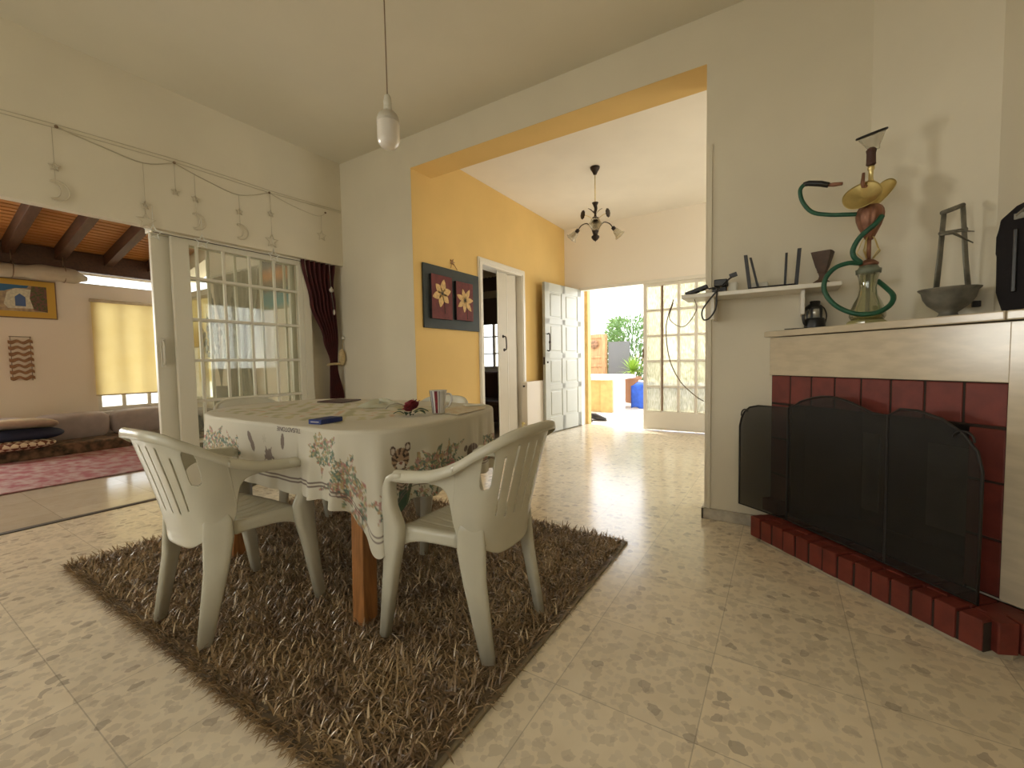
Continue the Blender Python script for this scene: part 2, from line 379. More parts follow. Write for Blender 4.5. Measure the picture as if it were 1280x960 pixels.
def tag(o, label, cat, group=None):
    o['label'] = label; o['category'] = cat
    if group: o['group'] = group
    return o
def thing(name, loc, label, cat, group=None):
    o = bpy.data.objects.new(name, None); COL.objects.link(o); o.location = loc; o.empty_display_size = .1
    return tag(o, label, cat, group)
def struct(name, mb, mat, parent=None, **k):
    o = mb.build(name, mat, parent, **k)
    o['kind'] = 'structure'
    return o
def lbl(o, t): o['label'] = t; return o
def copy_tree(o, parent=None):
    c = o.copy(); COL.objects.link(c); c.parent = parent
    for ch in list(o.children): copy_tree(ch, c)
    return c
def lerp(a, b, t): return a + (b - a) * t
def interp(keys, x):
    if x <= keys[0][0]: return keys[0][1]
    for (a, va), (b, vb) in zip(keys, keys[1:]):
        if x <= b:
            t = (x - a) / (b - a); t = t * t * (3 - 2 * t)
            return va + (vb - va) * t
    return keys[-1][1]
def smooth_path(pts, k=6, closed=False):
    P = [Vector(p) for p in pts]; out = []; n = len(P)
    rng = range(n if closed else n - 1)
    for i in rng:
        p0 = P[(i - 1) % n] if (closed or i > 0) else P[i]; p1 = P[i]; p2 = P[(i + 1) % n]; p3 = P[(i + 2) % n] if (closed or i + 2 < n) else P[i + 1]
        for j in range(k):
            t = j / k
            out.append(.5 * ((2 * p1) + (p2 - p0) * t + (2 * p0 - 5 * p1 + 4 * p2 - p3) * t * t + (3 * p1 - p0 - 3 * p2 + p3) * t ** 3))
    if not closed: out.append(P[-1])
    return out
def rrect(w, h, r, k=5):
    pts = []
    for cx, cy, a0 in ((w / 2 - r, h / 2 - r, 0), (-w / 2 + r, h / 2 - r, pi / 2), (-w / 2 + r, -h / 2 + r, pi), (w / 2 - r, -h / 2 + r, 1.5 * pi)):
        for i in range(k + 1): a = a0 + pi / 2 * i / k; pts.append((cx + r * cos(a), cy + r * sin(a)))
    return pts

# key planes of the house (metres, camera foot at the origin)
YB, YB2 = 2.88, 3.143        # wall between the dining room and the hall, front and back face
XL, XL2 = -3.82, -4.10       # wall to the sunroom
XR = .7235                   # right wall
XY = -2.842                  # ochre wall
YF = 6.10                    # wall with the front door
ZC, ZF = 3.02, 2.985
XS = -7.75                   # far wall of the sunroom

# ================================================================== ROOM SHELL
# floors
m = MB(); m.bx(-4.0, -2.4, -.12, XR + .2, YB2, 0); m.bx(XY - .14, YB2, -.12, 1.9, 6.32, 0); struct('floor', m, 'floor')
m = MB(); m.bx(-8.1, -2.4, -.12, -4.03, YB2, -.002); struct('floor_sunroom', m, 'floor_sun')
m = MB(); m.bx(-4.04, -.9, -.02, -3.995, 2.55, .006); struct('trim_1', m, 'dark_seal')
m = MB(); m.bx(-6.4, YB2, -.12, XY - .14, 6.3, -.001); struct('floor_side_room', m, 'floor')
m = MB(); m.bx(-9, 6.32, -.12, 4, 13.5, -.03); struct('patio_floor', m, 'patio')
m = MB(); m.bx(-40, -30, -.5, 30, 45, -.14); struct('ground', m, 'ground')
# ceilings
m = MB(); m.bx(XL2, -2.4, ZC, XR + .2, YB2, ZC + .15); struct('ceiling', m, 'ceil')
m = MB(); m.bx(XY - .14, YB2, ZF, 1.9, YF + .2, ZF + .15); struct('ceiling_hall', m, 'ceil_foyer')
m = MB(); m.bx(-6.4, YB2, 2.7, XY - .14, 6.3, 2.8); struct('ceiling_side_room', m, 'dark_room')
# wall towards the hall: pier on the left, beam above the wide opening, pier on the right
m = MB(); m.bx(XL2, YB, 0, XY, YB2, ZC); m.bx(XY, YB, 2.745, -.40, YB2, ZC); m.bx(-.40, YB, 0, XR + .2, YB2, ZC)
wb = struct('wall_back', m, 'wall')
m = MB(); m.bx(XY, YB + .002, 2.742, -.40, YB2 + .002, 2.7455); m.bx(XY, YB2, 2.742, -.4, YB2 + .004, ZF); struct('trim_2', m, 'yellow')
# ochre wall with the inner doorway
DY0, DY1, DZ = 3.93, 4.78, 2.08
m = MB(); x0, x1 = XY - .14, XY
m.bx(x0, YB + .003, 0, x1 + .003, DY0 - .01, ZF); m.bx(x0, DY1 + .01, 0, x1 + .003, YF, ZF); m.bx(x0, DY0 - .01, DZ + .01, x1 + .003, DY1 + .01, ZF)
struct('wall_hall_left', m, 'yellow')
# front wall with the entrance
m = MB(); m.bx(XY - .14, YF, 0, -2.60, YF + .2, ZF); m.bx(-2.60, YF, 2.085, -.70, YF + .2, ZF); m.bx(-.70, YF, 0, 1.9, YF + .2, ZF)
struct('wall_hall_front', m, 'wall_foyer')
m = MB(); m.bx(1.9, YB, 0, 2.05, 3.7, ZF); m.bx(1.9, 5.6, 0, 2.05, YF + .2, ZF); m.bx(1.9, 3.7, 0, 2.05, 5.6, .9); m.bx(1.9, 3.7, 2.3, 2.05, 5.6, ZF); struct('wall_hall_right', m, 'wall_foyer')  # its opening takes an added window, out of view
# wall to the sunroom: header over the wide opening, short return beside the curtain, the rest behind the camera
m = MB(); m.bx(-3.89, -2.4, 2.0, XL, YB, ZC); m.bx(XL2, 2.545, 0, -3.985, YB, 2.005); m.bx(XL2, -2.4, 0, XL, -.9, 2.005)
struct('wall_left', m, 'wall')
# right wall
m = MB(); m.bx(XR, -2.4, 0, XR + .2, YB, ZC)
struct('wall_right', m, 'wall')
# wall behind the camera with two unseen windows, added to let light in
m = MB(); y0, y1 = -2.4, -2.2
xs = [(-3.4, -2.0), (-1.3, .1)]
m.bx(XL2, y0, 0, xs[0][0], y1, ZC); m.bx(xs[0][1], y0, 0, xs[1][0], y1, ZC); m.bx(xs[1][1], y0, 0, XR + .2, y1, ZC)
for a, b in xs: m.bx(a, y0, 0, b, y1, .8); m.bx(a, y0, 2.25, b, y1, ZC)
struct('wall_front', m, 'wall')
def unseen_window(name, o, ux, w, z0, z1, n=2):
    """framed window in plane through o along ux"""
    ux = Vector(ux); uz = Vector((0, 0, 1)); nn = ux.cross(uz); o = Vector(o); h = z1 - z0; m = MB()
    for t in (0.025, w - .025) + tuple(w * i / n for i in range(1, n)): m.obx(o + ux * t + uz * (z0 + h / 2), ux, nn, uz, .025, .03, h / 2)
    for z in (z0 + .025, z1 - .025): m.obx(o + ux * w / 2 + uz * z, ux, nn, uz, w / 2, .03, .025)
    f = struct(name, m, 'frame_paint', bevel=.004)
    g = MB().obx(o + ux * w / 2 + uz * (z0 + h / 2), ux, nn, uz, w / 2 - .03, .003, h / 2 - .03).build('pane', 'glass', f)
    return f
unseen_window('window_added_1', (xs[0][0], -2.3, 0), (1, 0, 0), 1.4, .8, 2.25)
unseen_window('window_added_2', (xs[1][0], -2.3, 0), (1, 0, 0), 1.4, .8, 2.25)
unseen_window('window_added_3', (XS - .1, -2.0, 0), (0, 1, 0), 2.6, .8, 2.0, 3)  # unseen window, added because the sunroom needed more light
unseen_window('window_added_9', (1.98, 3.7, 0), (0, 1, 0), 1.9, .9, 2.3)  # unseen window, put in to brighten the ochre wall and hall ceiling
# chimney breast across the corner
u = Vector((S2, -S2, 0)); n_ = Vector((-S2, -S2, 0)); Z = Vector((0, 0, 1))
def fp(uu, nn, z): return u * uu + n_ * nn + Z * z          # fireplace frame: along, outwards, up
m = MB(); P = [(.366, YB + .002), (XR + .002, 2.5235), (XR + .002, YB + .002)]
m.add([(p[0], p[1], 0) for p in P] + [(p[0], p[1], ZC) for p in P], [(0, 1, 2), (5, 4, 3), (0, 3, 4, 1), (1, 4, 5, 2), (2, 5, 3, 0)], False)
struct('wall_chimney_breast', m, 'wall')
# baseboards, wire duct
m = MB(); m.bx(-.415, YB - .016, 0, -.03, YB, .068); m.bx(-.416, YB - .016, 0, -.40, YB2 + .01, .068); struct('baseboard_right', m, 'marble_floor', bevel=.003)
m = MB(); m.bx(XL, YB - .014, 0, XY, YB, .068); m.bx(XY, YB - .014, 0, XY + .016, DY0 - .06, .068); struct('baseboard_left', m, 'marble_floor', bevel=.003)
m = MB(); m.bx(-.385, YB - .012, .068, -.365, YB, 2.27); struct('trim_3', m, 'wall', bevel=.002)

# ------------------------------------------------------------------ sunroom shell
XS = -7.75
def zroof(x): return 2.36 + .2 * (x - XS)
m = MB()
by0, by1, bz0, bz1 = 1.93, 2.78, .42, 1.93
m.bx(XS - .2, -2.4, 0, XS, -2.0, 2.10); m.bx(XS - .2, -2.0, 0, XS, .6, .8); m.bx(XS - .2, -2.0, 2.0, XS, .6, 2.10); m.bx(XS - .2, .6, 0, XS, by0, 2.10); m.bx(XS - .2, by1, 0, XS, YB, 2.10); m.bx(XS - .2, by0, 0, XS, by1, bz0); m.bx(XS - .2, by0, bz1, XS, by1, 2.10)
m.bx(XS - .2, -2.4, 2.10, XS, 1.80, 2.5); m.bx(XS - .2, -2.4, 2.25, XS, YB, 2.5)
struct('wall_sunroom_far', m, 'wall_foyer')
sx0, sx1, sz0, sz1 = -7.50, -6.66, .50, 2.00
m = MB(); y0, y1 = YB, YB2
m.bx(XS - .2, y0, 0, sx0, y1, 2.08); m.bx(sx0, y0, 0, sx1, y1, sz0); m.bx(sx0, y0, sz1, sx1, y1, 2.08); m.bx(sx1, y0, 0, XL2, y1, 3.1)
# strip of wall above the slanted clerestory glass
m.add([(XS, y0, 2.30), (sx1, y0, 2.50), (sx1, y0, 3.2), (XS, y0, 3.2), (XS, y1, 2.30), (sx1, y1, 2.50), (sx1, y1, 3.2), (XS, y1, 3.2)],
      [(0, 1, 2, 3), (7, 6, 5, 4), (0, 4, 5, 1), (2, 6, 7, 3)], False)
struct('wall_sunroom_side', m, 'wall_foyer')
m = MB(); m.bx(XS - .2, -2.4, 0, XL2, -2.2, 3.1); struct('wall_sunroom_near', m, 'wall_foyer')
# clerestory bars
m = MB(); m.bx(XS - .12, 1.80, 2.10, XS - .06, YB, 2.125); m.bx(XS - .12, 1.80, 2.235, XS - .06, YB, 2.25); m.bx(XS - .12, 1.8, 2.10, XS - .06, 1.83, 2.25)
w = struct('window_4', m, 'white_paint')
MB().bx(XS - .095, 1.82, 2.11, XS - .09, YB, 2.24).build('pane', 'glass', w)
# slanted roof: slats, backing, rafters, wall plate
m = MB(); L = (-3.88 - XS); sl = Vector((1, 0, .2)).normalized(); slz = Vector((-.2, 0, 1)).normalized()
k = 0; x = XS + .02
while x < -3.9:
    zz = zroof(x) + .14
    m.obx((x, .25, zz), sl, (0, 1, 0), slz, .033, 2.65, .009); x += .080
struct('ceiling_sunroom', m, pbr('cedar_slat', (.66, .30, .09), .38, noise=.2, nscale=2, stretch=(1, .4, 1)), bevel=.003, bseg=1)
m = MB(); m.obx((XS + L / 2, .25, zroof(XS + L / 2) + .19), sl, (0, 1, 0), slz, L / 2 * 1.03, 2.68, .015); struct('roof_deck', m, 'beam_wood')
for i, y in enumerate((-.62, -.16, .30, .76, 1.213, 1.64, 2.10, 2.56)):
    m = MB(); m.obx((XS + L / 2, y, zroof(XS + L / 2) + .055), sl, (0, 1, 0), slz, L / 2 * 1.02, .045, .075)
    struct('beam_%d' % (i + 1), m, 'beam_wood', bevel=.004)
m = MB(); m.bx(XS + .005, -2.2, 2.25, XS + .09, YB, 2.50); struct('wall_plate_trim', m, 'beam_wood', bevel=.004)

def casement(name, plane, a0, a1, z0, z1, pos, mull=3, blind=None, bl=''):
    """window in a wall: plane 'x' (normal x) or 'y'"""
    def B(mb, p, q, zz0, zz1, d0, d1):
        if plane == 'x': mb.bx(pos + d0, p, zz0, pos + d1, q, zz1)
        else: mb.bx(p, pos + d0, zz0, q, pos + d1, zz1)
    s = 1 if plane == 'x' else -1
    m = MB(); d0, d1 = sorted((-.10 * s, -.04 * s))
    B(m, a0, a0 + .05, z0, z1, d0, d1); B(m, a1 - .05, a1, z0, z1, d0, d1); e_ = .002; B(m, a0 + .049, a1 - .049, z0 + .001, z0 + .06, d0 + e_, d1 - e_); B(m, a0 + .049, a1 - .049, z1 - .05, z1 - .001, d0 + e_, d1 - e_)
    for i in range(1, mull):
        c = lerp(a0, a1, i / mull); B(m, c - .022, c + .022, z0 + .01, z1 - .01, d0 + .004, d1 - .004)
    w = struct(name, m, 'white_paint', bevel=.004)
    g = MB(); B(g, a0 + .03, a1 - .03, z0 + .03, z1 - .03, *sorted((-.073 * s, -.069 * s))); g.build('pane', 'glass', w)
    sl_ = MB(); B(sl_, a0 - .03, a1 + .03, z0 - .03, z0, *sorted((-.12 * s, .03 * s))); sl_.build('window_sill', 'white_paint', w, bevel=.004)
    return w
casement('window_5', 'x', by0, by1, bz0, bz1, XS)
casement('window_6', 'y', sx0, sx1, sz0, sz1, YB, mull=2)
def roller(plane, a0, a1, z0, z1, pos, label):
    def P(a, d, z): return (pos + d, a, z) if plane == 'x' else (a, pos - d, z)
    t = thing('roller_blind', P((a0 + a1) / 2, .02, z0), label, 'blind', 'yellow roller blinds of the sunroom')
    m = MB(); m.grid(lambda a, b: P(lerp(a0, a1, a), .022 + .006 * sin(a * 9 + b * 3), lerp(z0, z1, b)), 30, 12); m.build('blind_fabric', 'blind', t)
    m = MB(); m.tube([P(a0, .022, z0), P(a1, .022, z0)], .010, 8); m.build('bottom_bar', 'cream', t)
    m = MB(); m.tube([P(a0 - .01, .022, z1), P(a1 + .01, .022, z1)], .022, 10); m.build('roller', 'cream', t)
    return t
roller('x', by0 - .02, by1 + .03, .64, 1.90, XS, 'wide sunlit yellow roller blind over the window behind the grey bolsters')
roller('y', sx0 - .02, sx1 - .02, 1.28, 1.97, YB, 'narrower yellow roller blind seen through the sliding door grille')
# yellow café curtain below the second blind
m = MB(); m.grid(lambda a, b: (lerp(sx0 + .12, sx1 - .05, a), YB + .10 + .012 * sin(a * 40), lerp(.78, 1.55, b)), 60, 4)
tag(m.build('cafe_curtain', 'blind'), 'pleated yellow cafe curtain hanging behind the lower half of the side window', 'curtain')
# the remaining openings of the near-left wall are outside the frame

# ------------------------------------------------------------------ sliding grille door to the sunroom
def leaf(name, y0, y1, x, bars, label, stile=.115, handle=False):
    z0, z1 = .03, 1.983
    t = thing(name, (x, (y0 + y1) / 2, z0), label, 'door')
    m = MB(); m.bx(x - .02, y0, z0, x + .02, y0 + stile, z1); m.bx(x - .02, y1 - .05, z0, x + .02, y1, z1); m.bx(x - .019, y0 + stile - .001, z1 - .045, x + .019, y1 - .049, z1 - .001); m.bx(x - .019, y0 + stile - .001, z0 + .001, x + .019, y1 - .049, z0 + .10)
    m.build('door_frame', 'frame_paint', t, bevel=.004)
    MB().bx(x - .004, y0 + stile - .01, z0 + .09, x + .001, y1 - .04, z1 - .03).build('pane', 'glass_dusty', t)
    for z in (.41, .73, 1.05, 1.37, 1.69):
        MB().bx(x - .012, y0 + stile - .005, z - .011, x + .016, y1 - .045, z + .011).build('grille_rail', 'frame_paint', t, bevel=.003)
    for y in bars:
        MB().bx(x - .010, y - .010, z0 + .095, x + .014, y + .010, z1 - .04).build('grille_bar', 'frame_paint', t, bevel=.003)
    if handle:
        h = MB().bx(x + .02, y0 + .02, 1.00, x + .035, y0 + .05, 1.22); h.tube([(x + .035, y0 + .035, 1.02), (x + .05, y0 + .035, 1.04), (x + .05, y0 + .035, 1.18), (x + .035, y0 + .035, 1.20)], .008, 8)
        lbl(h.build('door_handle', 'white_pl', t, bevel=.003), 'grey pull handle')
    return t
leaf('sliding_grille_door', 1.43, 2.47, -3.905, (1.60, 1.79, 1.994, 2.205), 'front leaf of the white sliding glass door with square grille beside the burgundy curtain')
leaf('sliding_grille_door', 1.325, 2.43, -3.965, (1.70, 1.905, 2.12, 2.335), 'rear leaf of the white sliding glass door, its pull handle stile at the open edge', handle=True)
m = MB(); m.bx(-3.985, 2.47, 0, -3.88, 2.545, 2.005); m.bx(-3.99, 1.31, 1.9845, -3.88, 2.545, 2.02)
struct('door_1_frame', m, 'frame_paint', bevel=.003)
m = MB(); m.bx(-3.886, 1.32, 1.981, -3.8795, 2.47, 1.985); struct('door_1_track', m, 'dark_seal')

# ------------------------------------------------------------------ inner doorway in the ochre wall
m = MB()
for y0_, y1_ in ((DY0 - .075, DY0), (DY1, DY1 + .075)):
    m.bx(XY - .15, y0_, 0, XY + .02, y1_, DZ); m.bx(XY, y0_ + .012, 0, XY + .03, y1_ - .012, DZ + .02)
m.bx(XY - .15, DY0 - .075, DZ, XY + .02, DY1 + .075, DZ + .075); m.bx(XY, DY0 - .063, DZ + .0201, XY + .03, DY1 + .063, DZ + .062)
struct('door_2_frame', m, 'white_paint', bevel=.004)
t = thing('accordion_door', (XY - .07, 4.52, 0), 'white folding accordion door half drawn across the inner doorway', 'door')
pts = []; k = 5
for i in range(k + 1): pts.append((XY - .02 - (.055 if i % 2 else 0.0), lerp(4.27, 4.77, i / k)))
for i in range(k):
    a, b = Vector((*pts[i], 0)), Vector((*pts[i + 1], 0)); d = (b - a).normalized(); nn = d.cross(Z)
    MB().obx((a + b) / 2 + Z * (DZ / 2 + .005), d, nn, Z, (b - a).length / 2 - .003, .006, DZ / 2 - .01).build('door_panel', 'white_paint', t, bevel=.002)
h = MB(); h.tube(smooth_path([(XY + .02, 4.335, 1.30), (XY + .045, 4.34, 1.29), (XY + .05, 4.345, 1.22), (XY + .045, 4.35, 1.15), (XY + .02, 4.355, 1.14)], 4), .008, 8)
h.sph((XY + .012, 4.335, 1.30), .02, 10, 7, (.4, 1, 1)); h.sph((XY + .012, 4.355, 1.14), .02, 10, 7, (.4, 1, 1))
lbl(h.build('door_handle', 'iron', t), 'dark bow handle')
# side room seen through the doorway
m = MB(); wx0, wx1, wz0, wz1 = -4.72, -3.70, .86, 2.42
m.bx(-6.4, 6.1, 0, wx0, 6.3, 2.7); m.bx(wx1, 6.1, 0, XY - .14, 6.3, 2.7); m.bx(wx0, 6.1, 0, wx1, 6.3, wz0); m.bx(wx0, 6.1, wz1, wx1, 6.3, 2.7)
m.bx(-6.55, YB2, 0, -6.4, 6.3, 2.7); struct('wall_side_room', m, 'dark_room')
casement('window_7', 'y', wx0, wx1, wz0, wz1, 6.1, mull=4)
bz = MB(); bz.bx(wx0, 6.14, 1.13, wx1, 6.17, 1.15); bz.bx(wx0, 6.14, 1.42, wx1, 6.17, 1.44); struct('window_7_bar', bz, 'white_paint')
t = thing('roman_blind', (-4.24, 6.05, 1.63), 'dark brown folded blind over the side room window', 'blind')
m = MB(); m.bx(-4.76, 6.045, 1.63, -3.66, 6.06, 2.07); m.build('blind_fabric', 'dark_blind', t)
m = MB(); m.bx(-4.76, 6.035, 2.07, -3.66, 6.062, 2.19); lbl(m.build('light_band', 'canvas', t), 'pale band')
m = MB(); m.bx(-4.76, 6.045, 2.19, -3.66, 6.06, 2.46); m.build('blind_fabric', 'dark_blind', t)
m = MB(); P = [(0, .12)] + [(x * .01, -.018 * abs(sin(x * .01 * pi / .07))) for x in range(0, 111)] + [(1.10, .12)]
m.prism([(p[0], p[1]) for p in P[::-1]], (-4.76, 6.03, 2.43), (1, 0, 0), (0, 0, 1), (0, -1, 0), .008)
tag(m.build('scalloped_valance', 'cream'), 'cream scalloped valance above the dark blind in the side room', 'valance')
t = thing('sofa', (-4.25, 5.75, 0), 'dark brown sofa under the side room window', 'sofa')
m = MB(); m.bx(-5.1, 5.8, .12, -3.3, 6.0, .84); m.build('backrest', 'dark_furn', t, bevel=.04)
m = MB(); m.bx(-5.1, 5.2, .10, -3.3, 5.82, .42); m.build('seat', 'dark_furn', t, bevel=.05)

# ------------------------------------------------------------------ entrance door leaf and glazed sidelight
hx, hy = -2.598, 6.10; ex, ey = -2.715, 5.16       # hinge and free edge
d = Vector((ex - hx, ey - hy, 0)); W = d.length; d.normalize(); nn = d.cross(Z)
if nn.x < 0: nn = -nn
t = thing('entrance_door', (hx, hy, 0), 'white panelled entrance door standing open against the ochre wall', 'door')
H0, H1 = .015, 2.055
m = MB(); c = Vector((hx, hy, 0)) + d * W / 2; m.obx(c + Z * (H0 + H1) / 2, d, nn, Z, W / 2, .014, (H1 - H0) / 2)
cols = [(0.0, .10), (.44, .53), (W - .11, W)]; rows = [(H0, .22), (.60, .68), (1.03, 1.11), (1.50, 1.58), (1.94, H1)]
for a, b in cols: m.obx(Vector((hx, hy, 0)) + d * (a + b) / 2 + Z * (H0 + H1) / 2, d, nn, Z, (b - a) / 2, .022, (H1 - H0) / 2)
for a, b in rows: m.obx(c + Z * (a + b) / 2, d, nn, Z, W / 2, .022, (b - a) / 2)
m.build('door_frame', 'white_door', t, bevel=.003)
for i in range(2):
    for j in range(4):
        a, b = cols[i][1] + .025, cols[i + 1][0] - .025; z0, z1 = rows[j][1] + .025, rows[j + 1][0] - .025
        MB().obx(Vector((hx, hy, 0)) + d * (a + b) / 2 + Z * (z0 + z1) / 2, d, nn, Z, (b - a) / 2, .021, (z1 - z0) / 2).build('raised_panel', 'white_door', t, bevel=.012)
hb = Vector((hx, hy, 0)) + d * (W - .05) + nn * .022
m = MB(); m.tube(smooth_path([hb + Z * 1.36, hb + nn * .035 + Z * 1.36, hb + nn * .04 + Z * 1.25, hb + nn * .035 + Z * 1.14, hb + Z * 1.14], 4), .009, 8)
m.sph(hb + nn * .04 + Z * 1.25, .016, 8, 6, (1, 1, 1.6)); lbl(m.build('door_handle', 'iron', t), 'dark iron pull')
m = MB(); m.lathe([(.0, 0), (.014, 0), (.014, .008), (0, .01)], hb + Z * .98, 12, nn, cap=False); m.build('keyhole', 'iron', t)
MB().obx(Vector((hx, hy, 0)) + d * (W + .001) + Z * 1.0, d, nn, Z, .003, .012, .05).build('lock_plate', 'iron', t)
# frame of the opening
m = MB(); m.bx(-2.60, YF - .01, 2.04, -.70, YF + .09, 2.085); m.bx(-2.605, YF + .0, 0, -2.575, YF + .09, 2.04); m.bx(-.73, YF, 0, -.70, YF + .09, 2.04)
struct('door_3_frame', m, 'white_paint', bevel=.003)
m = MB(); m.bx(-2.62, YF + .2, -.03, -2.55, YF + .32, 2.2); struct('door_3_jamb', m, 'yellow_stone')
t = thing('glazed_door', (-1.18, YF + .05, 0), 'fixed white door leaf with textured glass panes beside the open entrance', 'door')
gx0, gx1, y0, y1 = -1.655, -.735, YF + .03, YF + .075
cx = [(-1.655, -1.605), (-1.42, -1.385), (-1.20, -1.165), (-.98, -.945), (-.785, -.735)]
rz = [(.045, .285), (.60, .63), (.955, .985), (1.305, 1.335), (1.655, 1.685), (2.0, 2.04)]
m = MB()
for a, b in cx: m.bx(a, y0, .01, b, y1, 2.04)
for a, b in rz[1:]: m.bx(gx0 + .002, y0 + .002, a, gx1 - .002, y1 - .002, b)
m.bx(gx0 + .03, y0 + .006, .012, gx1 - .03, y1 - .004, .275); m.bx(gx0 + .045, y0 - .003, .03, gx1 - .04, y0 + .004, .262)
m.build('door_frame', 'white_paint', t, bevel=.004)
for i in range(4):
    for j in range(5):
        MB().bx(cx[i][1] - .005, y0 + .018, rz[j][1] - .005 if j else .27, cx[i + 1][0] + .005, y0 + .024, rz[j + 1][0] + .005).build('pane', 'pane_textured', t)
for a in (-1.405, -.79):
    lbl(MB().bx(a, y0 - .006, .28, a + .022, y0 + .004, 2.0).build('brown_strip', 'brown_frame', t, bevel=.002), 'narrow brown strip')
MB().bx(-1.662, y0 - .012, 1.02, -1.645, y0, 1.14).build('lock_plate', 'brown_frame', t, bevel=.002)

# radiator on the ochre wall
t = thing('radiator', (XY + .06, 5.0, .16), 'cream panel radiator low on the ochre wall behind the open door', 'radiator')
m = MB(); m.bx(XY + .085, 4.74, .17, XY + .10, 5.5, .73); m.bx(XY + .02, 4.74, .17, XY + .035, 5.5, .73)
for i in range(12):
    y = 4.78 + i * .06; m.bx(XY + .035, y, .19, XY + .085, y + .012, .71)
m.bx(XY + .02, 4.74, .725, XY + .10, 5.5, .735); m.bx(XY + .02, 4.735, .17, XY + .1, 4.745, .735)
m.build('radiator_panel', 'radiator', t, bevel=.003)
m = MB(); m.tube([(XY + .06, 4.735, .68), (XY + .06, 4.715, .68)], .012, 8); lbl(m.build('bleed_valve', 'iron', t), 'dark bleed valve')
m = MB(); m.tube(smooth_path([(XY + .06, 4.74, .20), (XY + .06, 4.69, .20), (XY + .06, 4.68, .17), (XY + .06, 4.68, .0)], 3), .010, 8); m.sph((XY + .06, 4.69, .21), .02)
m.build('pipe', 'brass', t)

# ================================================================== DINING FURNITURE
def loft(mb, secs, n=16, p=3.2):
    """tapered limb: sections (centre, wide axis, half width, depth axis, half depth)"""
    vs = []; fs = []
    for c, wa, w, da, d_ in secs:
        c, wa, da = Vector(c), Vector(wa).normalized(), Vector(da).normalized()
        for j in range(n):
            a = 2 * pi * j / n; cx, sy = cos(a), sin(a)
            vs.append(c + wa * (w * math.copysign(abs(cx) ** (2 / p), cx)) + da * (d_ * math.copysign(abs(sy) ** (2 / p), sy)))
    k = len(secs)
    for i in range(k - 1):
        for j in range(n): fs.append((i * n + j, i * n + (j + 1) % n, (i + 1) * n + (j + 1) % n, (i + 1) * n + j))
    fs += [tuple(range(n - 1, -1, -1)), tuple((k - 1) * n + j for j in range(n))]
    mb.add(vs, fs, True)

def curve_tab(knots):
    """knots (a, x, y) -> function of a, Catmull-Rom"""
    def f(a):
        a = min(max(a, knots[0][0]), knots[-1][0])
        for i in range(len(knots) - 1):
            if a <= knots[i + 1][0]:
                break
        k0 = knots[max(i - 1, 0)]; k1 = knots[i]; k2 = knots[i + 1]; k3 = knots[min(i + 2, len(knots) - 1)]
        t = (a - k1[0]) / (k2[0] - k1[0]); out = []
        for c in range(1, len(k1)):
            p0, p1, p2, p3 = k0[c], k1[c], k2[c], k3[c]
            if i == 0: p0 = 2 * p1 - p2 if c != 2 else p2
            out.append(.5 * (2 * p1 + (p2 - p0) * t + (2 * p0 - 5 * p1 + 4 * p2 - p3) * t * t + (3 * p1 - p0 - 3 * p2 + p3) * t ** 3))
        return out
    return f
LO = curve_tab([(0, 0, -.188), (.2, .088, -.183), (.4, .150, -.158), (.55, .184, -.10), (.7, .200, -.02), (.85, .212, .07), (1, .215, .13)])
UP = curve_tab([(0, 0, -.300), (.2, .10, -.294), (.4, .175, -.256), (.55, .214, -.185), (.7, .230, -.08), (.85, .232, .035), (1, .228, .125)])
RIM = curve_tab([(0, .760), (.2, .757), (.35, .740), (.5, .698), (.62, .648), (.75, .616), (.88, .605), (1, .602)])
LOW = curve_tab([(0, .322), (.2, .328), (.36, .352), (.44, .362), (.54, .368), (.60, .43), (.66, .545), (.75, .572), (1, .565)])
def shell(a, z):
    s = -1 if a < 0 else 1; A = abs(a); t = (z - .36) / .43
    lx, ly = LO(A); ux, uy = UP(A); t2 = max(0, t) ** 1.15
    return Vector((s * lerp(lx, ux, t2), lerp(ly, uy, t2), z))
def in_slot(a, z):
    A = abs(a)
    for c, z0, z1, w in ((.058, .455, .70, .011), (.172, .455, .70, .011), (.285, .47, .67, .010)):
        if abs(A - c) < w and z0 < z < z1: return True
    e = ((A - .425) / .042) ** 4 + ((z - .628) / .062) ** 4
    return e < 1
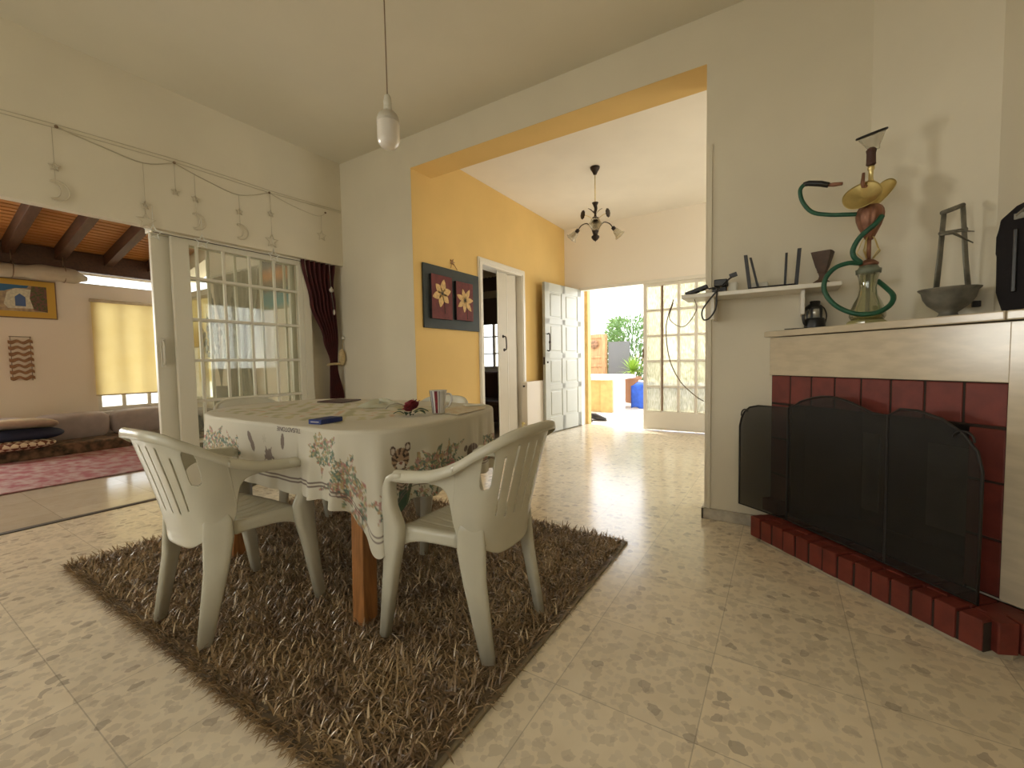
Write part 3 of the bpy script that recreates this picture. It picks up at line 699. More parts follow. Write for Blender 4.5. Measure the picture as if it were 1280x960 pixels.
def make_chair():
    t = thing('plastic_armchair', (0, 0, 0), '', 'chair', 'white plastic armchairs around the dining table')
    def strip(mb, a0, a1, nu, nv):
        mb.grid(lambda p, q: shell(lerp(a0, a1, p), lerp(LOW(abs(lerp(a0, a1, p)))[0], RIM(abs(lerp(a0, a1, p)))[0], q)), nu, nv,
                keep=lambda p, q: not in_slot(lerp(a0, a1, p), lerp(LOW(abs(lerp(a0, a1, p)))[0], RIM(abs(lerp(a0, a1, p)))[0], q)))
    def flange(mb, a0, a1, nu):
        def f(p, q):
            a = lerp(a0, a1, p); A = abs(a); b = shell(a, RIM(A)[0]); e = 1e-3
            tg = shell(a + e, RIM(A)[0]) - shell(a - e, RIM(A)[0]); o = Vector((tg.y, -tg.x, 0)).normalized()
            w = interp([(0, .016), (.45, .018), (.72, .034), (1, .038)], A); prof = ((0, 0), (.35, .005), (.75, .004), (1, -.003), (1.08, -.012), (1.10, -.026))
            k = min(int(round(q * 5)), 5); return b + o * prof[k][0] * w + Z * prof[k][1] * (1 if A < .6 else 1.1)
        mb.grid(f, nu, 5)
    m = MB(); strip(m, -.62, .62, 310, 60); flange(m, -.62, .62, 80); m.build('backrest', 'plastic', t, solid=.004)
    for a0, a1 in ((-1, -.61), (.61, 1)):
        m = MB(); strip(m, a0, a1, 60, 16); flange(m, a0, a1, 40); m.build('armrest', 'plastic', t, solid=.004)
    # seat pan with a skirt
    def hw(q): return lerp(.152, .212, q ** .8)
    def seat(p, q):
        s = p * 2 - 1; x = s * hw(q); y = lerp(-.168, .175, q); z = .402 - .014 * (1 - s * s) * sin(pi * min(1, q * 1.1))
        if q > .82: z -= .030 * ((q - .82) / .18) ** 2
        if abs(s) > .86: z += .004
        for c in (-.66, -.4, -.14, .14, .4, .66):
            if abs(s - c) < .022 and .12 < q < .84: z -= .006
        y += .014 * (1 - s * s) * (q > .5) * (q - .5) * 2
        return (x, y, z)
    m = MB(); m.grid(seat, 130, 50)
    ring = []
    K = 40
    for i in range(K): ring.append((0, i / K))            # left side, back to front
    for i in range(K): ring.append((i / K, 1))
    for i in range(K): ring.append((1, 1 - i / K))
    for i in range(K): ring.append((1 - i / K, 0))
    def skirt(p, q):
        i = int(round(p * len(ring))) % len(ring); a, b = ring[i]; x, y, z = seat(a, b)
        o = Vector((x, y - .0, 0)).normalized()
        if b in (0, 1) and 0 < a < 1: drop = .038 + (.05 if b == 1 else .0) * (abs(a * 2 - 1)) ** 4
        else: drop = .045 + (.07 if b > .5 else .03) * (abs(b * 2 - 1)) ** 3.0
        k = q; return Vector((x, y, z)) + o * ((.012 if b > .25 else .003) * sin(min(1, k * 3) * pi / 2)) - Z * (drop * k)
    m.grid(skirt, len(ring), 6, closed=True)
    m.build('seat', 'plastic', t, solid=.004, solid_off=-1)
    for s in (-1, 1):
        m = MB()
        loft(m, [((s * .245, .085, .594), (1, 0, 0), .020, (0, 0, 1), .012), ((s * .246, .122, .591), (1, 0, 0), .021, (0, .3, 1), .013), ((s * .246, .148, .577), (1, 0, 0), .022, (0, 1, 1), .015),
                 ((s * .245, .160, .545), (1, 0, 0), .022, (0, 1, .2), .020), ((s * .241, .166, .48), (1, 0, 0), .022, (0, 1, 0), .028), ((s * .232, .155, .41), (1, 0, 0), .024, (0, 1, 0), .042),
                 ((s * .230, .160, .35), (1, 0, 0), .026, (0, 1, 0), .040), ((s * .232, .175, .25), (1, 0, 0), .024, (0, 1, 0), .030), ((s * .240, .210, .0), (1, 0, 0), .018, (0, 1, 0), .019)])
        m.build('leg', 'plastic', t)
        m = MB(); wa = (.35, .94 * s, 0) if s > 0 else (.35, -.94, 0)
        wd = Vector((s * .50, .86, 0)); dd = Vector((.86 * s, -.50, 0))
        loft(m, [((s * .174, -.136, .46), wd, .030, dd, .002), ((s * .173, -.134, .42), wd, .044, dd, .006), ((s * .172, -.134, .36), wd, .048, dd, .012), ((s * .172, -.146, .25), wd, .039, dd, .017), ((s * .172, -.195, .0), wd, .024, dd, .015)])
        m.build('leg', 'plastic', t)
    return t
chair = make_chair()
chairs = [((-1.866, .842, .028), 0.03, 'white plastic armchair at the near side of the table, beside the front left table leg'),
          ((-.985, 1.262, .028), pi / 2, 'white plastic armchair at the right end of the table, its back towards the hall'),
          ((-1.775, 1.785, .028), pi, 'white plastic armchair at the far side of the table, only its backrest top showing'),
          ((-2.66, 1.43, .028), -pi / 2, 'white plastic armchair at the left end of the table next to the sliding door')]
for i, (p, r, lab) in enumerate(chairs):
    o = chair if i == 0 else copy_tree(chair)
    o.location = p; o.rotation_euler = (0, 0, r); o['label'] = lab

# table
OUT = [(-2.1, .965), (-1.75, .958), (-1.5, .958), (-1.33, .975), (-1.22, 1.04), (-1.17, 1.17), (-1.18, 1.42), (-1.235, 1.70), (-1.30, 1.86), (-1.43, 1.935), (-1.7, 1.94), (-2.05, 1.93), (-2.45, 1.90), (-2.62, 1.83), (-2.72, 1.69), (-2.76, 1.50), (-2.73, 1.31), (-2.65, 1.16), (-2.53, 1.05), (-2.35, .985)]
OUT = [(a * 1.034, b * 1.034) for a, b in OUT]
def off_poly(P, d):
    out = []; k = len(P)
    for i in range(k):
        a, b = Vector((*P[i - 1], 0)), Vector((*P[(i + 1) % k], 0)); tg = (b - a).normalized(); out.append((P[i][0] - tg.y * d, P[i][1] + tg.x * d))
    return out
ZT = .757
t = thing('dining_table', (-2.1, 1.45, 0), 'long oval dining table on square varnished pine legs under the printed cloth', 'table')
m = MB(); sp_ = [(p.x, p.y) for p in smooth_path([(a, b, 0) for a, b in off_poly(OUT, .012)], 5, True)]
m.prism(sp_, (0, 0, ZT - .032), (1, 0, 0), (0, 1, 0), (0, 0, 1), .026); m.build('tabletop', 'wood_leg', t, bevel=.004)
for x, y in ((-1.345, 1.055), (-2.395, 1.09), (-1.42, 1.88), (-2.5, 1.84)):
    ix, iy = (-.05 if x > -2 else .04), (.055 if y < 1.5 else -.05); m = MB()
    vs = [(x + a * .033, y + b * .033, .012) for a, b in ((-1, -1), (1, -1), (1, 1), (-1, 1))] + [(x + ix + a * .034, y + iy + b * .034, ZT - .03) for a, b in ((-1, -1), (1, -1), (1, 1), (-1, 1))]
    m.add(vs, [(3, 2, 1, 0), (4, 5, 6, 7), (0, 1, 5, 4), (1, 2, 6, 5), (2, 3, 7, 6), (3, 0, 4, 7)], False); m.build('leg', 'wood_leg', t, bevel=.004)
m = MB(); m.bx(-2.36, 1.12, .66, -1.40, 1.14, ZT - .03); m.bx(-2.46, 1.79, .66, -1.44, 1.81, ZT - .03); m.bx(-1.41, 1.12, .66, -1.39, 1.81, ZT - .03); m.bx(-2.46, 1.08, .66, -2.44, 1.80, ZT - .03)
m.build('apron', 'wood_leg', t)

# tablecloth --------------------------------------------------------
NU = 1400
sm_ = smooth_path([(a, b, 0) for a, b in OUT], 40, True)
# resample by arc length
acc = [0.0]
for i in range(len(sm_)): acc.append(acc[-1] + (sm_[(i + 1) % len(sm_)] - sm_[i]).length)
TOT = acc[-1]; ring = []; j = 0
for i in range(NU):
    s_ = TOT * i / NU
    while acc[j + 1] < s_: j += 1
    f = (s_ - acc[j]) / (acc[j + 1] - acc[j]); ring.append(sm_[j].lerp(sm_[(j + 1) % len(sm_)], f))
cen = Vector((-2.1, 1.5, 0))
def h2(i, j, k=0):
    x = sin(i * 127.1 + j * 311.7 + k * 74.7) * 43758.5453; return x - math.floor(x)
PAL = [(.15, .19, .13), (.36, .17, .13), (.38, .26, .14), (.11, .16, .13), (.44, .34, .18), (.27, .29, .17), (.40, .24, .21), (.17, .22, .16)]
_pat = {}
def speck(u_, v_, sd, dens=.62, cell=.011):
    """painted sprigs: overlapping little petals and leaves scattered over a patch"""
    key = (int(u_ // .04), int(v_ // .04), sd)
    if key not in _pat:
        L_ = []
        for di in (-1, 0, 1):
            for dj in (-1, 0, 1):
                i, j = key[0] + di, key[1] + dj
                for k in range(int(26 * dens)):
                    c = (i + h2(i, j, sd + k)) * .04, (j + h2(j, i, sd + k + 50)) * .04; ra = h2(i, j, sd * 3 + k + 100) * pi
                    L_.append((c[0], c[1], .007 + .008 * h2(i, k, j), .0026 + .0032 * h2(k, i, j), ra, PAL[int(h2(i * 3 + k, j, sd) * len(PAL)) % len(PAL)]))
        _pat[key] = L_
    for cx, cz, rx, rz, ra, col in _pat[key]:
        dx, dz = u_ - cx, v_ - cz
        if dx * dx + dz * dz < .00024:
            c_, s_ = cos(ra), sin(ra)
            if ((dx * c_ + dz * s_) / rx) ** 2 + ((-dx * s_ + dz * c_) / rz) ** 2 < 1: return col
    return None
BASE = (.57, .53, .425); BROWN = (.20, .155, .125)
def ell(x, z, cx, cz, rx, rz, rot=0.0):
    dx, dz = x - cx, z - cz; c, s = cos(rot), sin(rot); a = (dx * c + dz * s) / rx; b = (-dx * s + dz * c) / rz
    return a * a + b * b
def patch(x, z, cx, cz, rx, rz, rot=0.0):
    a = atan2(z - cz, x - cx); return ell(x, z, cx, cz, rx, rz, rot) * (1 + .38 * sin(5 * a + cx * 40) + .25 * sin(11 * a + cz * 70) + .12 * sin(23 * a))
def cloth_col(P, nrm, v, L):
    x, y, z = P
    if v <= 0:
        col = BASE
        if -2.62 < x < -1.50 and 1.10 < y < 1.78:
            nzv = sin(x * 31 + 2 * sin(y * 23)) + sin(y * 37 + 3 * sin(x * 17)) + sin((x + y) * 53)
            if nzv > .3: col = (.50, .46, .28)
            if nzv > 1.2: col = (.40, .38, .24)
            if nzv < -1.9: col = (.56, .40, .26)
        return col
    h = L - v
    if .050 < h < .056 or .063 < h < .069: return (.17, .13, .11)
    if nrm.y < -.35 and x < -1.16 * y / .93 and y > .3:
        f = y / .93; x, z = x / f, 1 - (1 - z) / f
        if ell(x, z, -1.880, .702, .014, .030, .5) < 1 or ell(x, z, -1.862, .672, .014, .028, .4) < 1: return BROWN
        if patch(x, z, -1.742, .640, .028, .028) < 1.0: return BROWN
        if ell(x, z, -1.639, .705, .012, .032, -.08) < 1: return BROWN
        if ell(x, z, -1.771, .705, .018, .020) < .45 + .5 * sin(6 * atan2(z - .705, x + 1.771)): return (.50, .46, .36)
        if patch(x, z, -2.19, .655, .14, .052) < 1.1: return speck(x, z, 1) or BASE
        if patch(x, z, -2.03, .64, .06, .05) < 1.0: return speck(x, z, 9, .45) or BASE
        if patch(x, z, -1.385, .690, .070, .055, -.35) < 1.05: return speck(x, z, 2) or BASE
        if patch(x, z, -1.27, .60, .085, .070, -.2) < 1.1: return speck(x, z, 3, .7) or BASE
    if (nrm.x > .3 or (nrm.y < 0 and x > -1.30)) and x < -.8:
        f = x / -1.13; q, z = y / f, 1 - (1 - z) / f
        for ex_, ez_ in ((1.024, .697), (1.094, .702)):
            d2 = ell(q, z, ex_, ez_, .014, .017)
            if d2 < 1: return (.10, .06, .045) if d2 > .4 else (.52, .44, .36)
        hd = ell(q, z, 1.058, .665, .042, .038)
        if hd < 1:
            if ell(q, z, 1.043, .672, .005, .004) < 1 or ell(q, z, 1.074, .674, .005, .004) < 1: return (.02, .015, .01)
            if ell(q, z, 1.058, .650, .009, .006) < 1: return (.22, .09, .07)
            if ell(q, z, 1.058, .643, .020, .014) < 1: return (.60, .55, .47)
            r_ = sqrt(hd); an = atan2(z - .655, q - 1.058)
            return (.09, .055, .04) if sin(an * 11 + 3 * r_) > .15 and r_ > .38 else (.36, .24, .15)
        if ell(q, z, 1.055, .60, .034, .05) < 1: return (.10, .075, .055) if sin(z * 520 + 4 * sin(q * 90)) > -.1 else (.44, .34, .25)
        if ell(q, z, 1.06, .51, .020, .085, -.12) < 1: return (.055, .10, .07)
        if ell(q, z, 1.03, .53, .008, .09, .35) < 1 or ell(q, z, 1.09, .53, .008, .08, -.35) < 1: return (.10, .14, .09)
        if patch(q, z, 1.0, .52, .06, .055) < 1: return speck(q, z, 4, .4) or BASE
        if patch(q, z, 1.155, .61, .045, .045) < 1: return speck(q, z, 12, .8) or BASE
        if patch(q, z, 1.235, .605, .065, .055) < 1:
            return speck(q, z, 21, .85) or ((.48, .42, .26) if sin(q * 310 + 3 * sin(z * 120)) > .3 else BASE)
        if ell(q, z, 1.325, .590, .028, .022) < 1: return (.46, .20, .20)
        if ell(q, z, 1.385, .575, .035, .035) < 1: return (.10, .16, .12) if sin((q + z) * 330) > .2 else BASE
        if patch(q, z, 1.32, .63, .06, .035, .6) < 1: return speck(q, z, 7, .6) or BASE
        if ell(q, z, 1.475, .61, .042, .040) < 1: return (.16, .12, .10) if sin(q * 330) < .8 else (.34, .28, .24)
        if ell(q, z, 1.425, .635, .014, .010, .9) < 1 or ell(q, z, 1.44, .57, .010, .018) < 1: return (.16, .12, .10)
        if 1.55 < q < 1.70 and .555 < z < .67: return speck(q, z, 6, .55, .014) or (.56, .50, .38)
        if patch(q, z, 1.16, .50, .10, .04) < 1: return speck(q, z, 8, .35) or BASE
    return BASE
def drop_len(P):
    """how far the cloth hangs below the edge: a straight-cut cloth, longest at its corner"""
    x, y = P.x, P.y
    L = .275 + .035 * max(0, min(1, (y - 1.1) / .5)) * (x > -1.4)
    for cx, cy, a in ((-1.275, 1.065, .155), (-1.355, 1.965, .12), (-2.76, 1.20, .05), (-2.74, 1.86, .06)):
        d2 = (x - cx) ** 2 + (y - cy) ** 2; L += a * exp(-d2 / .0065)
    return L
tv = []; tf = []; tc_ = []
RI, RE, RD = 46, 5, 76
rows = RI + RE + RD
nrmls = []
for i in range(NU):
    a, b = ring[i - 1], ring[(i + 1) % NU]; tg = (b - a).normalized(); nrmls.append(Vector((tg.y, -tg.x, 0)))
for i in range(NU):
    e, nn = ring[i], nrmls[i]; L = drop_len(e); s_ = TOT * i / NU
    near_corner = exp(-((e.x + 1.275) ** 2 + (e.y - 1.065) ** 2) / .03)
    calm = 1 - .75 * (e.y < 1.1 and -2.35 < e.x < -1.62)
    ph = s_ * 2 * pi / .155 + 1.6 * sin(s_ * 3.1) + 1.1 * sin(s_ * 7.7 + 1)
    wv = sin(ph) + .35 * sin(2.1 * ph + 1)
    for k in range(rows):
        if k < RI:
            f = (k / (RI - 1)) ** .8 if k else 0.0
            p = cen.lerp(e, f); z = ZT + .0012 * sin(p.x * 21) * sin(p.y * 17) + .0005
            P_ = Vector((p.x, p.y, z)); v = 0
        elif k < RI + RE:
            g = (k - RI + 1) / RE * pi / 2; P_ = Vector((e.x, e.y, ZT)) + nn * (.010 * sin(g)) - Z * (.010 * (1 - cos(g))); v = .001
        else:
            v = (k - RI - RE + 1) / RD * (L - .01) + .008; q = v / .28
            amp = calm * (.007 + .020 * near_corner + .008 * max(0, sin(s_ * 1.7))) * q ** 1.3
            o = .011 + .006 * q + amp * wv + .014 * near_corner * q
            P_ = Vector((e.x, e.y, ZT - v - .006 * q * wv * near_corner)) + nn * o
        tv.append(P_); tc_.append(cloth_col(P_, nn, v if k >= RI + RE else 0, L))
for i in range(NU):
    i2 = (i + 1) % NU
    for k in range(rows - 1):
        if k == 0: tf.append((i * rows, i * rows + 1, i2 * rows + 1)); continue
        tf.append((i * rows + k, i * rows + k + 1, i2 * rows + k + 1, i2 * rows + k))
m = MB(); m.smooth = True; m.add(tv, tf)
cl = m.build('tablecloth', 'cloth', color=tc_)
tag(cl, 'off white tablecloth printed with flowers, islands, a tiger and a turtle, draped over the table', 'tablecloth')
tx = bpy.data.curves.new('lettering', 'FONT'); tx.body = 'TIUSADTONIE'; tx.size = .026; tx.extrude = .0003; tx.materials.append(M['brown_mat'])
to = bpy.data.objects.new('lettering', tx); COL.objects.link(to); to.parent = cl
to.location = (0, 0, 0); to.parent = None; bpy.context.view_layer.update()
lm = bpy.data.meshes.new_from_object(to.evaluated_get(bpy.context.evaluated_depsgraph_get())); bpy.data.objects.remove(to)
to = bpy.data.objects.new('lettering', lm); COL.objects.link(to); to.parent = cl
to.location = Vector((-1.585, .9735, .751)) - wloc(cl); to.rotation_euler = (pi / 2 + .12, pi, 0); lbl(to, 'dark upside down lettering')

# shag rug ----------------------------------------------------------
import numpy as np
rx0, rx1, ry0, ry1 = -3.03, -.71, .585, 2.27
t = thing('shag_rug', ((rx0 + rx1) / 2, (ry0 + ry1) / 2, 0), 'brown shaggy rug lying under the dining table', 'rug')
MB().bx(rx0, ry0, .001, rx1, ry1, .012).build('backing', 'rug_base', t)
m = MB(); m.bx(rx1 - .004, ry0 - .006, .001, rx1 + .012, ry1 + .006, .012); m.bx(rx0, ry1, .001, rx1, ry1 + .01, .010)
m.build('binding', 'rug_edge', t, bevel=.003)
rs = np.random.RandomState(3)
NB = 80000
px = rs.uniform(rx0 + .002, rx1 - .008, NB); py = rs.uniform(ry0 + .002, ry1 - .002, NB)
clx = np.sin(px * 9 + 2 * np.sin(py * 7)) + np.sin(py * 11 + 1.7 * np.sin(px * 8 + 2))        # combed patches
ang = rs.uniform(0, 2 * np.pi, NB) + clx * .4
edge = (py - ry0 < .03); ang = np.where(edge, -np.pi / 2 + rs.uniform(-.9, .9, NB), ang); edge = (px - rx0 < .03); ang = np.where(edge, np.pi + rs.uniform(-.9, .9, NB), ang)
ln_ = rs.uniform(.026, .060, NB); lean = rs.uniform(.45, 2.1, NB); wd = rs.uniform(.0014, .0036, NB)
dx, dy = np.cos(ang), np.sin(ang); sx, sy = -dy, dx
V = np.zeros((NB, 7, 3))
for k, tt in enumerate((0, .4, .75, 1.0)):
    bend = lean * (.5 + .6 * tt); hx_ = ln_ * tt * np.sin(np.minimum(bend, 1.5)); hz_ = ln_ * tt * np.cos(np.minimum(bend, 1.5)) + .008
    cx_, cy_ = px + dx * hx_, py + dy * hx_; w_ = wd * (1, .95, .7, 0)[k]
    if k < 3:
        V[:, 2 * k, 0] = cx_ - sx * w_; V[:, 2 * k, 1] = cy_ - sy * w_; V[:, 2 * k, 2] = hz_
        V[:, 2 * k + 1, 0] = cx_ + sx * w_; V[:, 2 * k + 1, 1] = cy_ + sy * w_; V[:, 2 * k + 1, 2] = hz_
    else: V[:, 6, 0] = cx_; V[:, 6, 1] = cy_; V[:, 6, 2] = hz_
V[:, :, 0] -= t.location.x; V[:, :, 1] -= t.location.y
me = bpy.data.meshes.new('pile'); me.vertices.add(NB * 7); me.vertices.foreach_set('co', V.reshape(-1))
base = (np.arange(NB) * 7)[:, None]
loops = np.concatenate([base + np.array([[0, 1, 3, 2]]), base + np.array([[2, 3, 5, 4]]), base + np.array([[4, 5, 6]])], axis=1)
me.loops.add(NB * 11); me.loops.foreach_set('vertex_index', loops.reshape(-1).astype(np.int32))
st = (np.arange(NB) * 11)[:, None] + np.array([[0, 4, 8]]); me.polygons.add(NB * 3)
me.polygons.foreach_set('loop_start', st.reshape(-1).astype(np.int32))
mi = (rs.uniform(0, 1, NB) < .10).astype(np.int32)
me.polygons.foreach_set('material_index', np.repeat(mi, 3)); me.materials.append(M['rug_fibre']); me.materials.append(M['rug_hi'])
me.update(calc_edges=True); me.validate()
pile = bpy.data.objects.new('pile', me); COL.objects.link(pile); pile.parent = t; pile['kind'] = 'stuff'

# ================================================================== THINGS ON THE TABLE
zt = ZT + .0025
def orient(ax):
    ax = Vector((ax[0], ax[1], 0)).normalized(); return ax, Vector((-ax.y, ax.x, 0))
# blue flat carton
a, b = orient((.66, 1.0, 0)) if False else (Vector((-.19, 1.14, 0)).normalized(), Vector((1.14, .19, 0)).normalized())
t = thing('blue_box', (-1.55, 1.065, zt), 'small flat dark blue carton at the near edge of the table', 'box')
m = MB(); m.obx((-1.553, 1.062, zt + .0095), a, b, Z, .058, .034, .0095); m.build('carton', 'blue', t, bevel=.001)
for s in (-1, 1):
    MB().obx(Vector((-1.553, 1.062, zt + .0095)) + a * s * .0582, a, b, Z, .0004, .022, .0015).build('end_stripe', 'white_pl', t)
# brown leather folder on the far left
m = MB(); m.prism([(-2.43, 1.60), (-2.22, 1.63), (-2.29, 1.83), (-2.50, 1.79)], (0, 0, zt), (1, 0, 0), (0, 1, 0), (0, 0, 1), .007)
tag(m.build('leather_folder', 'brown_mat', bevel=.002), 'thin dark brown leather folder lying at the far side of the table', 'folder')
# striped mug
mc = Vector((-1.335, 1.49, zt)); t = thing('striped_mug', mc, 'white mug with black, grey and red upright stripes beside the rose', 'mug')
prof = [(.001, .004), (.027, .004), (.028, 0), (.030, .004), (.034, .05), (.041, .108), (.0415, .110), (.0385, .108), (.032, .05), (.027, .010), (.001, .008)]
m = MB(); m.lathe(prof, mc, 48, cap=False)
me_pts = m.v; 
# stripe colours by angle
m2 = MB(); nS = 48
cols = {}
mats = ['mug', 'black', 'rose', pbr('grey_glaze', (.22, .21, .22), .25)]
m.m = []
for i in range(len(prof) - 1):
    for j in range(nS):
        p = m.v[i * nS + j]; ang_ = math.degrees(atan2(p[1] - mc.y, p[0] - mc.x)) % 360
        vis = (ang_ - 225) % 360                 # angle measured from the near left side
        c = 0
        if i in (3, 4):
            if 335 <= vis or vis < 18: c = 1
            elif 30 <= vis < 38 or 46 <= vis < 50: c = 3
            elif 58 <= vis < 82: c = 2
            elif 90 <= vis < 97: c = 3
            elif 190 <= vis < 230: c = 1
            elif 250 <= vis < 280: c = 2
        m.m.append(c)
m.build('mug_body', mats, t)
rr_ = Vector((.847, .531, 0))
m = MB(); m.tube(smooth_path([mc + rr_ * .036 + Z * .092, mc + rr_ * .058 + Z * .090, mc + rr_ * .064 + Z * .065, mc + rr_ * .052 + Z * .038, mc + rr_ * .032 + Z * .028], 6), .0048, 8)
m.build('mug_handle', 'mug', t)
# artificial rose
rc = Vector((-1.415, 1.40, zt)); t = thing('artificial_rose', rc, 'dark red artificial rose with green leaves lying next to the mug', 'flower')
def petal(mb, c, yaw, tilt, w, h, curl):
    R = Matrix.Rotation(yaw, 3, 'Z'); 
    def f(p, q):
        s_ = (p - .5) * 2; ww = w * sin(pi * min(.97, .12 + .80 * q)) ** .6
        x = s_ * ww; y = h * (.12 + .75 * sin(tilt) * q) - .25 * w * s_ * s_ * 0 + .18 * w * (1 - s_ * s_) + curl * q ** 3; z = h * q * cos(tilt)
        return Vector(c) + R @ Vector((x, y, z))
    mb.grid(f, 8, 7)
tilt_ax = Matrix.Rotation(.45, 4, Vector((.5, -.85, 0)))
m = MB(); bc = rc + Z * .038
m.T = Matrix.Translation(bc) @ tilt_ax @ Matrix.Translation(-bc)
for lay, (n_p, ti, w_, h_, r_) in enumerate(((4, .05, .014, .046, 0), (5, .30, .020, .047, .5), (6, .62, .026, .045, .2), (7, .95, .029, .044, .9))):
    for i in range(n_p): petal(m, bc - Z * .016, 2 * pi * i / n_p + r_, ti, w_, h_, .004 * lay)
m.build('petals', 'rose', t, solid=.0008)
m = MB(); m.T = Matrix.Translation(bc) @ tilt_ax @ Matrix.Translation(-bc); petal(m, bc - Z * .014, 3.6, .9, .018, .036, .004); lbl(m.build('petal', 'rose_pink', t, solid=.0008), 'paler pink petal')
m = MB(); m.tube(smooth_path([bc - Z * .018, bc + Vector((-.04, .03, -.026)), bc + Vector((-.13, .10, -.028)), bc + Vector((-.20, .10, -.033))], 6), .0028, 6); m.build('stem', 'leaf', t)
def leafy(mb, c, d_, w, l, up=.2):
    d_ = Vector(d_).normalized(); sd = Vector((-d_.y, d_.x, 0)).normalized()
    mb.grid(lambda p, q: Vector(c) + d_ * l * q + sd * (p - .5) * 2 * w * sin(pi * min(.98, q * .93 + .05)) + Z * (up * l * sin(q * pi) * (1) + .25 * w * abs(p - .5) * 2), 6, 10)
for (o, d_, w_, l_) in (((.02, -.03, .006), (.5, -1, 0), .018, .055), ((.03, -.01, .008), (1, .1, 0), .017, .06), ((-.03, -.02, .004), (-1, -.6, 0), .012, .05), ((.0, .01, .010), (.7, .6, 0), .015, .07), ((.06, -.05, .006), (.2, -.8, 0), .010, .028)):
    m = MB(); leafy(m, rc + Vector(o), d_, w_, l_); m.build('leaf', 'leaf', t, solid=.0008)
# papers and saucer at the right end
m = MB(); m.prism([(-1.40, 1.52), (-1.205, 1.47), (-1.235, 1.72), (-1.33, 1.88), (-1.44, 1.84)], (0, 0, zt), (1, 0, 0), (0, 1, 0), (0, 0, 1), .004)
tag(m.build('place_mat', 'paper2', bevel=.001), 'thin patterned beige place mat at the right end of the table', 'place mat')
m = MB(); m.obx((-1.36, 1.80, zt + .008), (.6, .8, 0), (-.8, .6, 0), Z, .055, .032, .003)
tag(m.build('white_card', 'paper', bevel=.002), 'small white folded card lying on the patterned place mat', 'card')
# crumpled clear bag with a wire twist
m = MB()
def bag(p, q):
    a = p * 2 * pi; r = sin(q * pi / 2); x = cos(a) * .13 * r; y = sin(a) * .10 * r
    z = .026 * (1 - r ** 3) * (1 + .4 * sin(3 * a + 1) + .3 * sin(7 * a + q * 5)) + .002
    return Vector((-1.86 + x * .9 - y * .3, 1.60 + y + x * .35, zt + max(.0005, z)))
m.grid(bag, 60, 16, closed=True)
t = tag(m.build('plastic_bag', pbr('crumpled_translucent_bag', (.60, .60, .46), .3, alpha=.55, bump=.8, bscale=30)), 'crumpled translucent bag in the middle of the table', 'bag')
m = MB(); m.tube(smooth_path([(-1.70, 1.50, zt + .003), (-1.68, 1.51, zt + .022), (-1.65, 1.53, zt + .030), (-1.62, 1.55, zt + .020), (-1.60, 1.53, zt + .003)], 6), .003, 6)
tag(m.build('wire_loop', 'bronze'), 'short grey green wire loop on the tablecloth beside the rose', 'wire')

for o in COL.objects:
    if o.parent is None and o.name.split('.')[0] in ('blue_box', 'leather_folder', 'striped_mug', 'artificial_rose', 'place_mat', 'white_card', 'plastic_bag', 'wire_loop'):
        o.location.x *= 1.034; o.location.y *= 1.034

# ================================================================== FIREPLACE
t = thing('fireplace', fp(-1.55, -2.0, 0), 'corner fireplace with red brick surround, raised brick hearth and beige marble mantel', 'fireplace')
U0, U1, NF, HZ = -2.07, -1.058, -2.0, .13
def fbx(mb, u0, u1, n0, n1, z0, z1): mb.obx(fp((u0 + u1) / 2, (n0 + n1) / 2, (z0 + z1) / 2), u, n_, Z, (u1 - u0) / 2, (n1 - n0) / 2, (z1 - z0) / 2)
def fpoly(mb, pts, z0, z1):
    k = len(pts); vs = [tuple(fp(a, b, z0)) for a, b in pts] + [tuple(fp(a, b, z1)) for a, b in pts]
    mb.add(vs, [tuple(range(k)), tuple(range(2 * k - 1, k - 1, -1))] + [((i + 1) % k, i, k + i, k + (i + 1) % k) for i in range(k)], False)
# in this frame the back wall is the line n = u - 4.073 ... and the right wall n = -u - 1.023 (u,n)
# masonry body behind the brick face with the firebox left open
OP0, OP1, OPT = -1.955, -1.165, .735
CL, CR = (-1.778, -2.294), (-1.273, -2.294)            # where the breast meets the two walls
def nb_(uu): return -(YB * 2 ** .5) - uu + .003
def nr_(uu): return uu - XR * 2 ** .5 + .003
m = MB()
fpoly(m, [(OP1, NF - .02), (U1, NF - .02), (U1, nr_(U1)), (OP1, nr_(OP1))], 0, 1.105); m.build('masonry', 'wall', t); m = MB()
fpoly(m, [(-2.05, NF - .02), (OP0, NF - .02), (OP0, nb_(OP0))], 0, 1.105)
m.build('masonry', 'wall', t)
m = MB(); fpoly(m, [(OP0, NF - .02), (OP1, NF - .02), (OP1, nr_(OP1) + .01), CR, CL, (OP0, nb_(OP0) + .01)], OPT, 1.105); m.build('lintel', 'soot', t)
m = MB()
W_ = [(OP0 + .001, NF - .02), (OP0 + .001, nb_(OP0) + .002), (CL[0], CL[1] + .002), (CR[0], CR[1] + .002), (OP1 - .001, nr_(OP1) + .002), (OP1 - .001, NF - .02)]
for p, q in zip(W_, W_[1:]):
    a, b = fp(p[0], p[1], 0), fp(q[0], q[1], 0); d_ = (b - a).normalized(); nn = Z.cross(d_)
    m.obx((a + b) / 2 + Z * (HZ + OPT) / 2 - nn * .004, d_, nn, Z, (b - a).length / 2 + .003, .003, (OPT - HZ) / 2)
fpoly(m, [(OP0, NF), (OP1, NF), (OP1, nr_(OP1)), CR, CL, (OP0, nb_(OP0))], 0, HZ - .002)
m.build('firebox', 'soot', t)
for a, b, z0, z1 in ((-1.76, -1.68, .2, .60), (-1.47, -1.30, .22, .60)):
    m = MB(); fbx(m, a, b, -2.29, -2.275, z0, z1); lbl(m.build('firebrick', 'ash', t), 'pale grey firebrick slab')
